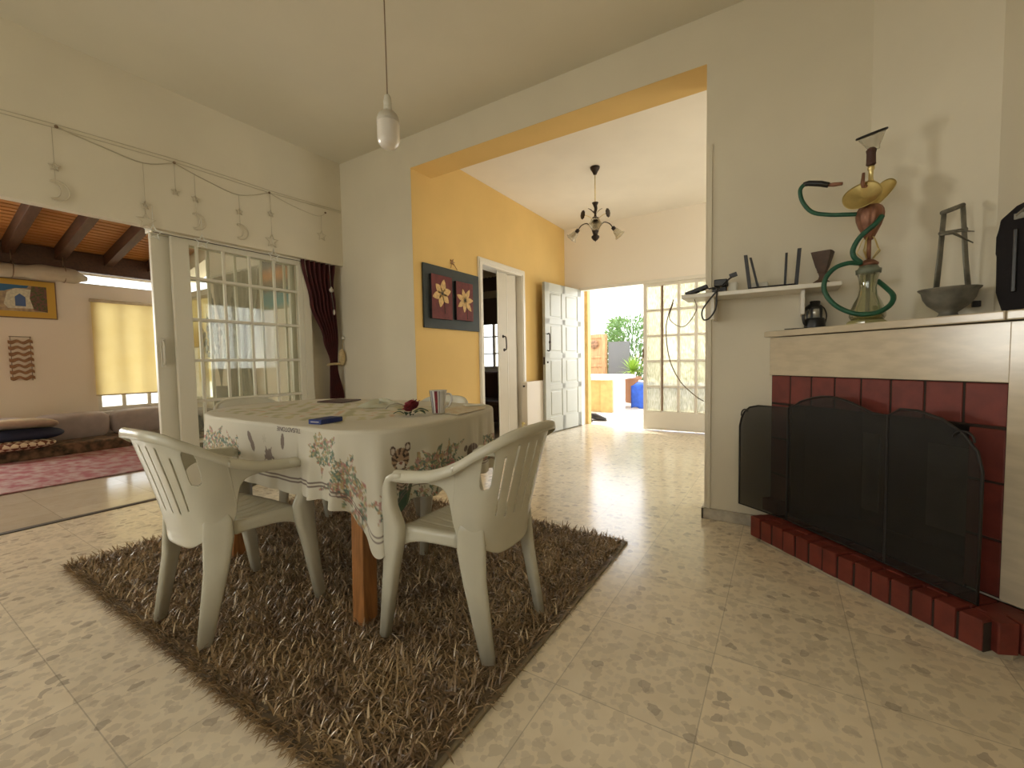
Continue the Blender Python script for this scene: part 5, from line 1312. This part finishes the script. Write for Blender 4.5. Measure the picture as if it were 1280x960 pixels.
sea = pbr('print_sea_blue', (.03, .14, .28), .5); wh = pbr('print_white', (.70, .66, .50), .5, noise=.2, nscale=40); gr = pbr('print_green', (.07, .10, .03), .5, noise=1, nscale=40, col2=(.20, .08, .07)); bl = pbr('print_gate_blue', (.08, .14, .30), .5)
flatp([(ia, jb), (ia, ja + .20), (ia + .18, ja + .23), (ia + .26, ja + .27), (ia + .36, ja + .28), (ia + .38, jb)], sea, .0005)
flatp([(ia + .17, ja + .08), (ia + .20, ja + .22), (ia + .27, ja + .27), (ia + .40, ja + .265), (ia + .44, ja + .04), (ia + .20, ja + .03)], wh, .0008)
flatp([(ia + .26, ja + .06), (ia + .26, ja + .17), (ia + .30, ja + .21), (ia + .345, ja + .17), (ia + .345, ja + .06)], bl, .0012)
flatp([(ia + .41, ja + .02), (ia + .38, ja + .16), (ia + .40, jb), (ib, jb), (ib, ja)], gr, .001)
# wooden hanging and ghost shelf mark
t = thing('wooden_wall_hanging', (XS + .02, 1.27, .85), 'hanging string of seven carved brown wooden plaques under the framed print', 'wall hanging')
for i in range(7):
    z0 = 1.315 - i * .072; pts = []
    for q in range(25):
        a = q / 24; pts.append((1.17 + .20 * a, z0 + .012 * sin(a * 4 * pi + pi)))
    top_ = [(y, z + .036 + .006 * sin((y - 1.17) * 50)) for y, z in pts]
    m = MB(); m.prism(pts + top_[::-1], (XS + .004, 0, 0), (0, 1, 0), (0, 0, 1), (1, 0, 0), .018); m.build('plaque', pbr('plaque_wood', (.36, .19, .085), .6, noise=.3, nscale=20) if i == 0 else M['plaque'], t, bevel=.003)
    if i == 0: M['plaque'] = bpy.data.materials['plaque_wood']
m = MB(); m.tube([(XS + .006, 1.19, 1.40), (XS + .006, 1.19, .87)], .003, 6); m.tube([(XS + .006, 1.35, 1.40), (XS + .006, 1.35, .87)], .003, 6); m.tube([(XS + .006, 1.18, 1.395), (XS + .006, 1.36, 1.395)], .004, 6); m.build('cord', 'cord', t)
# sunset painting on the side wall
t = thing('seascape_painting', (-5.0, YB - .02, 1.66), 'unframed painting of an orange sunset above a teal sea on the sunroom side wall', 'picture')
def sunset_mat():
    m_, nt, ns, ln = new_mat('sunset_painting'); out = N(nt, 'OutputMaterial'); b = N(nt, 'BsdfPrincipled'); ln.new(b.outputs[0], out.inputs[0])
    tc = N(nt, 'TexCoord'); sp = N(nt, 'SeparateXYZ'); nz = N(nt, 'TexNoise'); nz.inputs['Scale'].default_value = 6
    ln.new(tc.outputs['Generated'], sp.inputs[0]); ln.new(tc.outputs['Generated'], nz.inputs[0])
    ad = N(nt, 'Math', operation='MULTIPLY_ADD'); ln.new(nz.outputs[0], ad.inputs[0]); ad.inputs[1].default_value = .22; ln.new(sp.outputs[2], ad.inputs[2])
    rp = N(nt, 'ValToRGB'); cr = rp.color_ramp
    for i, (p, c) in enumerate(((.10, (.40, .36, .22)), (.22, (.05, .26, .28)), (.42, (.04, .20, .22)), (.50, (.10, .09, .06)), (.62, (.20, .12, .06)), (.78, (.62, .26, .06)), (.92, (.22, .12, .07)), (1.0, (.10, .08, .05)))):
        e = cr.elements[i] if i < 2 else cr.elements.new(p); e.position = p; e.color = rgba(c)
    ln.new(ad.outputs[0], rp.inputs[0]); ln.new(rp.outputs[0], b.inputs['Base Color']); return m_
MB().bx(-5.33, YB - .028, 1.66, -4.68, YB - .0005, 2.25).build('canvas', sunset_mat(), t, bevel=.002)

# ================================================================== SUNROOM FURNISHINGS
def cushion(mb, c, ax, w, d_, h, tilt=0, p=3.5, yawv=None):
    """soft box: superellipsoid"""
    ax = Vector(ax).normalized(); up = Z; ay = up.cross(ax)
    R = Matrix.Rotation(tilt, 3, ax)
    def f(a, b):
        th = 2 * pi * a; ph_ = pi * (b - .5)
        e = 2 / p; C_ = lambda x: math.copysign(abs(x) ** e, x)
        x = C_(cos(th)) * C_(cos(ph_)) * w / 2; y = C_(sin(th)) * C_(cos(ph_)) * d_ / 2; z = math.copysign(abs(sin(ph_)) ** (e * 1.3), sin(ph_)) * h / 2
        return Vector(c) + R @ (ax * x + ay * y + up * z)
    mb.grid(f, 48, 24, closed=True)
m = MB(); m.prism(rrect(4.4, .72, .06), (-7.38, -.0 + .0, 0), (0, 1, 0), (-1, 0, 0), (0, 0, 1), .13)
m.v = [(x, y - .02, z) for x, y, z in m.v]
tag(m.build('floor_mattress', 'couch_pattern', bevel=.02), 'long low floor mattress in dark floral cloth along the far sunroom wall', 'floor couch')
m = MB(); m.prism(rrect(.92, .66, .07), (-6.53, 2.54, 0), (1, 0, 0), (0, 1, 0), (0, 0, 1), .13)
tag(m.build('floor_mattress', 'couch_pattern', bevel=.02), 'shorter dark floral floor mattress along the sunroom side wall, seen through the grille', 'floor couch')
for (y0, y1, lab) in ((1.28, 1.955, 'grey mauve bolster left of the gap, half behind the pale cushion'), (1.975, 2.72, 'grey mauve bolster right of the gap under the blind window'), (.45, 1.26, 'grey mauve bolster at the picture\'s left edge behind the pale cushion')):
    m = MB(); cushion(m, (-7.52, (y0 + y1) / 2, .285), (0, 1, 0), y1 - y0, .20, .32, tilt=.16, p=6); tag(m.build('bolster', 'couch_grey'), lab, 'cushion', 'grey bolsters of the floor couch')
m = MB(); cushion(m, (-6.76, 2.74, .28), (1, 0, 0), .54, .18, .30, tilt=.14, p=6); tag(m.build('bolster', 'couch_grey'), 'grey bolster against the side wall, seen through the grille', 'cushion', 'grey bolsters of the floor couch')
m = MB(); cushion(m, (-6.62, 2.58, .26), (1, .2, 0), .26, .12, .24, tilt=.25, p=3); tag(m.build('cushion', 'navy'), 'small dark cushion leaning by the door stile, seen through the grille', 'cushion')
m = MB(); cushion(m, (-7.15, 1.12, .385), (.25, 1, 0), .60, .48, .10, tilt=-.30, p=2.4); tag(m.build('cushion', 'cream'), 'pale cream cushion on top of the pile at the left edge', 'cushion', 'cushion pile')
m = MB(); cushion(m, (-7.15, 1.10, .275), (.05, 1, 0), .72, .44, .15, p=2.6); tag(m.build('cushion', 'navy'), 'dark navy cushion in the middle of the pile at the left edge', 'cushion', 'cushion pile')
m = MB(); cushion(m, (-7.05, 1.06, .180), (.1, 1, 0), .62, .40, .11, p=2.6); tag(m.build('cushion', 'hound'), 'brown and cream checked cushion at the bottom of the pile', 'cushion', 'cushion pile')
m = MB(); m.bx(-6.98, -1.6, .0, -5.27, 2.05, .012); tag(m.build('pink_rug', 'pink_rug', bevel=.004), 'faded pink patterned carpet in front of the floor couch', 'rug')
# rolled canvas awning under the rafters
m = MB()
def canv(a, b):
    y = lerp(.3, 1.85, a); r = .085 * (1 + .12 * sin(y * 9) + .08 * sin(y * 23)) * (1 if a < .93 else max(.35, 1 - (a - .93) * 8)); th = 2 * pi * b
    return (XS + .20 + r * 1.2 * cos(th), y, 2.17 + .02 * sin(y * 5) + r * sin(th) * .95 - .03 * a)
m.grid(canv, 70, 22)
t = thing('rolled_awning', (XS + .2, 1.08, 2.08), 'rolled cream canvas slung under the rafters above the framed print', 'awning')
m.build('canvas_roll', 'canvas', t)
for y in (.76, 1.213, 1.64): MB().tube([(XS + .20 + .105 * cos(a), y, 2.17 + .100 * sin(a)) for a in [i * 2 * pi / 20 for i in range(20)]], .005, 6, closed=True).tube([(XS + .2, y, 2.265), (XS + .2, y, 2.385)], .005, 6).build('strap', 'cord', t)
# gathered sheer curtain on the side wall
def sheer(a, b):
    z = lerp(.35, 2.17, b); w_ = interp([(.35, .98), (.85, .55), (1.05, .46), (1.4, .80), (2.0, 1.12), (2.17, 1.16)], z)
    x = -5.88 + (a - .5) * w_; return (x, YB - .06 + .025 * sin(a * 62), z)
m = MB(); m.grid(sheer, 160, 40); tag(m.build('sheer_curtain', 'sheer'), 'pale sheer curtain gathered at its middle on the sunroom side wall, seen through the grille', 'curtain')
m = MB(); m.tube([(-6.5, YB - .06, 2.19), (-5.25, YB - .06, 2.19)], .012, 8); tag(m.build('curtain_rod', 'white_pl'), 'white rod carrying the pale sheer curtain', 'curtain rod')
m = MB()
random.seed(11)
vb = Vector((-5.75, 2.55, 0))
t = thing('dried_branches', vb, 'tall grey vase with dried branches standing in front of the sheer curtain', 'vase')
m = MB(); m.lathe([(0, 0), (.09, 0), (.10, .02), (.12, .25), (.10, .50), (.07, .68), (.085, .76), (.078, .76), (.06, .68), (0, .1)], vb, 28, cap=False); m.build('vase', pbr('grey_vase', (.30, .30, .28), .4), t)
m = MB()
for i in range(22):
    a = random.uniform(0, 2 * pi); sp = random.uniform(.05, .38); h_ = random.uniform(1.35, 1.95)
    e = vb + Vector((cos(a) * sp, sin(a) * sp * .5, h_)); m.tube(smooth_path([vb + Z * .3, vb + Z * .8 + (e - vb) * .08, vb.lerp(e, .8) + Z * .1, e], 4), [.004] * 13, 5)
    for q in range(4):
        c = vb.lerp(e, .72 + .07 * q) + Z * (.1 - .02 * q); m.sph(c, .020, 6, 4, (.8, .8, 1.8))
m.build('branches', pbr('dry_branch', (.30, .29, .23), .9), t)

# ================================================================== CURTAIN, GARLAND AND ORNAMENTS
t = thing('tied_curtain', (-3.86, 2.70, .05), 'burgundy curtain gathered with a cream tie back in the corner beside the grille', 'curtain')
def cur(a, b):
    z = lerp(.06, 2.0, b)
    lo = interp([(.06, 2.66), (.66, 2.70), (.98, 2.715), (1.02, 2.72), (1.25, 2.655), (1.6, 2.53), (2.0, 2.45)], z)
    hi = interp([(.06, 2.872), (.66, 2.865), (.98, 2.80), (1.02, 2.80), (1.25, 2.815), (1.6, 2.80), (1.80, 2.78), (2.0, 2.81)], z)
    y = lerp(lo, hi, a); am = .012 + .014 * abs(z - 1.0); return (-3.868 + am * sin(a * 2 * pi * 6.5 + .5 * sin(z * 3)), y, z)
m = MB(); m.grid(cur, 150, 70); m.build('drape', 'curtain', t, solid=.003)
m = MB(); m.tube([(-3.868 + .042 * cos(a), 2.76 + .052 * sin(a), 1.0 + .006 * cos(a)) for a in [i * 2 * pi / 24 for i in range(24)]], .020, 8, closed=True, flat=.6); m.build('tie_back', 'tassel', t)
m = MB(); m.sph((-3.835, 2.835, 1.07), .045, 12, 10, (.7, .8, 1.9)); m.tube([(-3.84, 2.845, 1.14), (-3.85, 2.868, 1.25)], .004, 6); m.build('tassel', 'tassel', t)
m = MB(); m.sph((-3.84, 2.862, 1.27), .020, 10, 8); m.build('wall_hook', 'white_pl', t)
def star(mb, c, r, ux=(0, 1, 0), tk=.004):
    pts = [Vector(c) + Vector(ux) * (cos(pi / 2 + i * 2 * pi / 10) * (r if i % 2 == 0 else r * .45)) + Z * (sin(pi / 2 + i * 2 * pi / 10) * (r if i % 2 == 0 else r * .45)) for i in range(10)]
    mb.tube(pts, tk, 6, closed=True)
def moon(mb, c, r, tk=.004):
    pts = [Vector(c) + Vector((0, cos(a), 0)) * r + Z * r * sin(a) for a in [-1.9 + i * 3.8 / 14 for i in range(15)]]
    pts += [Vector(c) + Vector((0, cos(a) * .62 - .30, 0)) * r + Z * r * .80 * sin(a) for a in [1.7 - i * 3.4 / 14 for i in range(15)]]
    mb.tube(pts, tk, 6, closed=True)
xg = XL + .012
t = thing('star_garland', (xg, 1.75, 2.45), 'string garland of wire stars and crescent moons pinned along the wall above the sliding door', 'garland')
m = MB(); m.tube([(xg, -1.8, 2.37), (xg, .2, 2.46), (xg, .84, 2.505), (xg, 1.5, 2.53), (xg, 2.14, 2.525), (xg, 2.865, 2.545)], .0020, 6)
m.tube([(xg, -1.8, 2.36), (xg, .2, 2.445), (xg, .84, 2.482), (xg, 1.45, 2.505), (xg, 2.14, 2.505), (xg, 2.865, 2.530)], .0020, 6)
m.build('cable', 'white_thread', t)
m = MB(); m.tube(smooth_path([(xg, .84, 2.49), (xg, 1.05, 2.455), (xg, 1.267, 2.432), (xg, 1.448, 2.50)], 5), .0035, 6); m.tube(smooth_path([(xg, 1.448, 2.50), (xg, 1.65, 2.445), (xg, 1.896, 2.408), (xg, 2.143, 2.503)], 5), .0035, 6)
m.tube(smooth_path([(xg, 2.143, 2.503), (xg, 2.35, 2.455), (xg, 2.60, 2.43), (xg, 2.69, 2.482)], 5), .0020, 6)
m.build('string', 'white_thread', t)
for (y, z) in ((.84, 2.49), (1.448, 2.50), (2.143, 2.503), (2.686, 2.482)):
    m = MB(); m.sph((xg + .004, y, z), .010, 8, 6); m.build('pin', 'cord', t)
for (y, z0, zs1, kind, zk) in ((.82, 2.48, 2.245, 'moon', 2.10), (1.262, 2.43, 2.14, 'star', 2.03), (1.448, 2.50, 2.29, None, 0), (1.575, 2.46, 2.28, 'moon', 2.11), (1.89, 2.41, 2.27, 'moon', 2.11), (2.15, 2.50, 2.325, 'star', 2.09), (2.64, 2.45, 2.36, 'star', 2.25)):
    m = MB(); m.tube([(xg, y, z0), (xg, y, (zk + .05) if kind else zs1)], .0016, 5); m.build('thread', 'white_thread', t)
    if kind != 'star' or zk < 2.2:
        m = MB(); star(m, (xg, y, zs1), .026, tk=.005); m.build('small_star', 'ornament_grey', t)
    if kind == 'moon': m = MB(); moon(m, (xg, y, zk), .062); m.build('moon_ornament', 'ornament_grey', t)
    elif kind == 'star': m = MB(); star(m, (xg, y, zk), .058 if zk < 2.2 else .05, tk=.0035); m.build('star_ornament', 'ornament_grey', t)
for (y, z, lab) in ((1.30, 1.960, 'white star ornament hanging over the top of the open door stile'), (1.605, 1.962, 'white star ornament hanging at the top of the grille above its first bars'), (2.16, 1.965, 'white star ornament hanging at the top of the grille in front of the painting')):
    m = MB(); m.tube([(xg, y, z + .05), (xg, y, 2.15)], .0012, 5); star(m, (xg, y, z), .055, tk=.0042); tag(m.build('star_ornament', 'ornament'), lab, 'ornament', 'white stars on the sliding door')
m = MB(); m.sph((xg + .01, 2.715, 1.735), .022, 12, 9, (.7, 1, 1)); m.tube([(xg + .01, 2.70, 2.0), (xg + .01, 2.713, 1.74), (xg + .01, 2.735, 1.55)], .0012, 5); m.sph((xg + .01, 2.737, 1.52), .010, 8, 6, (1, 1, 3)); m.lathe([(0, 0), (.012, .002), (0, .018)], (xg + .01, 2.715, 1.755), 10, cap=False)
tag(m.build('hanging_charm', pbr('pearly_shell', (.62, .57, .50), .3)), 'pearly ball charm hanging on a thread in front of the burgundy curtain', 'ornament')
m = MB(); m.sph((-3.975, 2.585, 1.47), .014, 8, 6); tag(m.build('door_stop_knob', 'bronze'), 'small dark knob on the wall beside the grille frame', 'knob')
m = MB(); m.lathe([(0, 0), (.11, .0)], (XS, 1.36, .80), 4, cap=False)

# ================================================================== OUTSIDE THE FRONT DOOR
t = thing('masonry_bench', (-4.0, 8.5, -.03), 'yellow plastered masonry bench with a white stone top outside the entrance', 'bench')
m = MB(); m.bx(-6.0, 8.12, -.03, -2.80, 8.85, .60); m.build('base', 'yellow_stone', t, bevel=.01)
m = MB(); m.bx(-3.02, 8.09, -.03, -2.785, 8.13, .60); m.build('pilaster', 'yellow_stone', t, bevel=.005)
m = MB(); m.bx(-2.80, 8.14, -.03, -2.765, 8.86, .60); lbl(m.build('end_face', 'white_stone', t), 'white end face')
m = MB(); m.prism([(-6.0, 8.06), (-2.85, 8.06), (-2.70, 8.22), (-2.70, 9.4), (-2.9, 9.55), (-6.0, 9.55)], (0, 0, .60), (1, 0, 0), (0, 1, 0), (0, 0, 1), .07); m.build('stone_top', 'white_stone', t, bevel=.01)
t = thing('wooden_gate', (-4.4, 10.6, -.03), 'panelled orange wooden gate beyond the white stone bench', 'gate')
m = MB(); m.bx(-5.8, 10.6, 0, -3.78, 10.66, 1.62); m.build('gate_panel', 'gate_wood', t)
for (a, b, z0, z1) in ((-5.8, -3.78, 1.56, 1.66), (-5.8, -3.78, 1.05, 1.10), (-5.8, -3.78, .82, .88)): MB().bx(a, 10.57, z0, b, 10.61, z1).build('gate_rail', 'gate_wood', t, bevel=.005)
for x in (-5.0, -4.42, -3.86): MB().bx(x - .05, 10.565, 0, x + .05, 10.61, 1.62).build('gate_stile', 'gate_wood', t, bevel=.005)
m = MB(); m.sph((-4.1, 10.55, 1.40), .11, 10, 8, (1, .4, 1)); m.build('gate_wreath', pbr('dry_wreath', (.40, .22, .12), .8, noise=.5, nscale=20), t)
m = MB(); m.bx(-3.74, 10.60, -.03, -3.2, 10.66, 1.45); tag(m.build('fence_panel', pbr('grey_fence', (.17, .17, .17), .8)), 'grey fence panel between the wooden gate and the oleander', 'fence')
random.seed(5)
def bush(name, c, r, h, nl, lw, ll, mat_, lab, cat, stems=True, group=None):
    t = thing(name, c, lab, cat, group); m = MB()
    for i in range(nl):
        a = random.uniform(0, 2 * pi); rr = r * random.uniform(.25, 1) ** .6; z = h * random.uniform(.15, 1); rr *= (1 - .45 * (z / h - .55) ** 2 * 4 * .6)
        p = Vector(c) + Vector((cos(a) * rr, sin(a) * rr, z)); d_ = Vector((cos(a), sin(a), random.uniform(-.3, 1.4))).normalized()
        sd = d_.cross(Vector((random.uniform(-1, 1), random.uniform(-1, 1), random.uniform(-1, 1)))).normalized(); l_ = ll * random.uniform(.6, 1.2)
        m.add([p, p + d_ * l_ * .45 + sd * lw, p + d_ * l_, p + d_ * l_ * .45 - sd * lw], [(0, 1, 2, 3)], False)
    m.build('foliage', mat_, t)
    m = MB()
    for i in range(8):
        a = i * .8; m.tube([Vector(c) + Vector((cos(a) * .05, sin(a) * .05, 0)), Vector(c) + Vector((cos(a) * r * .6, sin(a) * r * .6, h * .8))], [.02, .006], 6)
    m.build('stem', 'gate_wood', t); return t
bush('oleander_bush', (-3.38, 11.45, -.03), .74, 2.10, 4600, .020, .17, 'foliage', 'tall loose oleander bush outside the open entrance', 'bush')
bush('oleander_bush', (-1.25, 11.7, -.03), 1.0, 2.8, 2800, .022, .17, 'foliage', 'green oleander bush blurred behind the textured glass panes', 'bush')
t = thing('potted_yucca', (-3.02, 10.25, -.03), 'bright green yucca with long narrow leaves in a terracotta pot outside the entrance', 'potted plant')
m = MB(); m.lathe([(0, 0), (.16, 0), (.20, .55), (.22, .56), (.22, .62), (.19, .62), (0, .60)], (-3.02, 10.25, -.03), 28, cap=False); m.build('pot', pbr('terracotta', (.40, .20, .11), .8), t)
m = MB()
for i in range(90):
    a = random.uniform(0, 2 * pi); el = random.uniform(.1, 1.4); l_ = random.uniform(.28, .48); o = Vector((-3.02, 10.25, .72)); dv = Vector((cos(a), sin(a), 0)); sd = Vector((-sin(a), cos(a), 0)); P = [o + dv * l_ * t_ * cos(el) + Z * (l_ * t_ * sin(el) - .22 * l_ * t_ * t_ * (1.4 - el)) for t_ in (0, .35, .7, 1)]
    W2 = (.010, .020, .014, .001); vs = [q for p_, w_ in zip(P, W2) for q in (p_ - sd * w_, p_ + sd * w_)]; m.add(vs, [(0, 1, 3, 2), (2, 3, 5, 4), (4, 5, 7, 6)], True)
m.tube([(-3.02, 10.25, .55), (-3.02, 10.25, .75)], .04, 8); m.build('foliage', 'foliage_y', t)
m = MB(); m.grid(lambda a, b: (lerp(-2.685, -1.0, a), 9.0 + .9 * (1 - b) * 0 + lerp(0, .7, max(0, b - .5) * 2), -.03 + .50 * min(1, b * 2) + .03 * sin(a * 30 + b * 9)), 50, 20)
tag(m.build('blue_tarpaulin', 'tarp', solid=.004), 'creased bright blue tarpaulin beside the white stone bench', 'tarpaulin')
m = MB(); m.tube(smooth_path([(-2.58, 9.22, .53), (-2.48, 9.2, .52), (-2.35, 9.22, .53), (-2.2, 9.2, .53)], 4), .03, 8); tag(m.build('white_cloth', 'white_stone'), 'white rolled cloth lying on the blue tarpaulin', 'cloth')
for i, (x, y, r_, lab) in enumerate(((-2.79, 6.70, .5, 'dark shoe standing outside the entrance against the yellow jamb'), (-2.62, 6.92, .2, 'dark shoe standing outside the entrance on the side of the bench'))):
    t = thing('shoe', (x, y, -.03), lab, 'shoe', 'shoes outside the entrance')
    dv = Vector((cos(r_), sin(r_), 0)); m = MB()
    loft(m, [(Vector((x, y, .05)) - dv * .12, dv.cross(Z), .030, Z, .05), (Vector((x, y, .045)) - dv * .05, dv.cross(Z), .036, Z, .055), (Vector((x, y, .02)) + dv * .05, dv.cross(Z), .044, Z, .035), (Vector((x, y, .0)) + dv * .13, dv.cross(Z), .034, Z, .018)]); m.build('upper', 'black', t)
    m = MB(); m.obx(Vector((x, y, -.022)), dv, dv.cross(Z), Z, .14, .042, .008); m.build('sole', 'dark_seal', t, bevel=.006)

# ================================================================== LIGHT, SKY, CAMERA
w = bpy.data.worlds.new('World'); bpy.context.scene.world = w; w.use_nodes = True
nt = w.node_tree; nt.nodes.clear(); out = N(nt, 'OutputWorld'); bg = N(nt, 'Background'); nt.links.new(bg.outputs[0], out.inputs[0])
bg.inputs[0].default_value = (.96, .98, 1.0, 1); bg.inputs[1].default_value = 2.9
sun = bpy.data.lights.new('sun', 'SUN'); sun.energy = 3.0; sun.angle = .02; sun.color = (1, .95, .85)
so_ = bpy.data.objects.new('sun', sun); COL.objects.link(so_); so_.rotation_euler = Vector((-.30, .20, .93)).to_track_quat('Z', 'Y').to_euler()
def area_lamp(name, loc, direction, sx, sy, power, col=(1, .93, .80)):
    l = bpy.data.lights.new(name, 'AREA'); l.shape = 'RECTANGLE'; l.size = sx; l.size_y = sy; l.energy = power; l.color = col
    o = bpy.data.objects.new(name, l); COL.objects.link(o); o.location = loc; o.rotation_euler = Vector(direction).to_track_quat('-Z', 'Z').to_euler(); return o
area_lamp('fill_lamp_rear_1', (-2.7, -2.5, 1.5), (0, 1, .0), 1.4, 1.4, 21, (1, .93, .78))  # added area lamp outside the first unseen rear window
area_lamp('fill_lamp_rear_2', (-.6, -2.5, 1.5), (0, 1, .0), 1.4, 1.4, 10, (1, .93, .78))  # second added lamp, fills the room from behind the camera
area_lamp('fill_lamp_sunroom', (XS - .3, -.7, 1.4), (1, 0, 0), 2.5, 1.2, 230, (1, .95, .86))  # added fill for the sunroom, behind its unseen window
area_lamp('daylight_entrance', (-1.7, 6.6, 1.6), (.0, -1, -.15), 1.9, 1.2, 12, (1, .98, .95))
area_lamp('fill_lamp_hall', (2.2, 4.65, 1.6), (-1, 0, .1), 1.8, 1.3, 26, (1, .96, .88))  # added lamp that brightens the hall from its unseen right side
cam = bpy.data.cameras.new('camera'); co = bpy.data.objects.new('camera', cam); COL.objects.link(co); bpy.context.scene.camera = co
yaw, pitch, roll, fpx = -.55989779, -.0524522, -.01703468, 538.31
fw = Vector((sin(yaw) * cos(pitch), cos(yaw) * cos(pitch), sin(pitch))); r0 = Vector((cos(yaw), -sin(yaw), 0)); u0 = r0.cross(fw)
rr = r0 * cos(roll) + u0 * sin(roll); uu_ = -r0 * sin(roll) + u0 * cos(roll)
co.matrix_world = Matrix(((rr.x, uu_.x, -fw.x, 0), (rr.y, uu_.y, -fw.y, 0), (rr.z, uu_.z, -fw.z, 1.0), (0, 0, 0, 1)))
cam.sensor_width = 36; cam.lens = fpx / 1280 * 36; cam.clip_start = .02; cam.clip_end = 200
sc = bpy.context.scene
sc.view_settings.view_transform = 'Standard'; sc.view_settings.look = 'None'; sc.view_settings.gamma = 1.0; sc.view_settings.use_curve_mapping = False
sc.view_settings.exposure = 0.32
sc.cycles.max_bounces = 8; sc.cycles.diffuse_bounces = 5; sc.cycles.transparent_max_bounces = 16
sc.cycles.use_denoising = True
sc.cycles.sample_clamp_indirect = 4
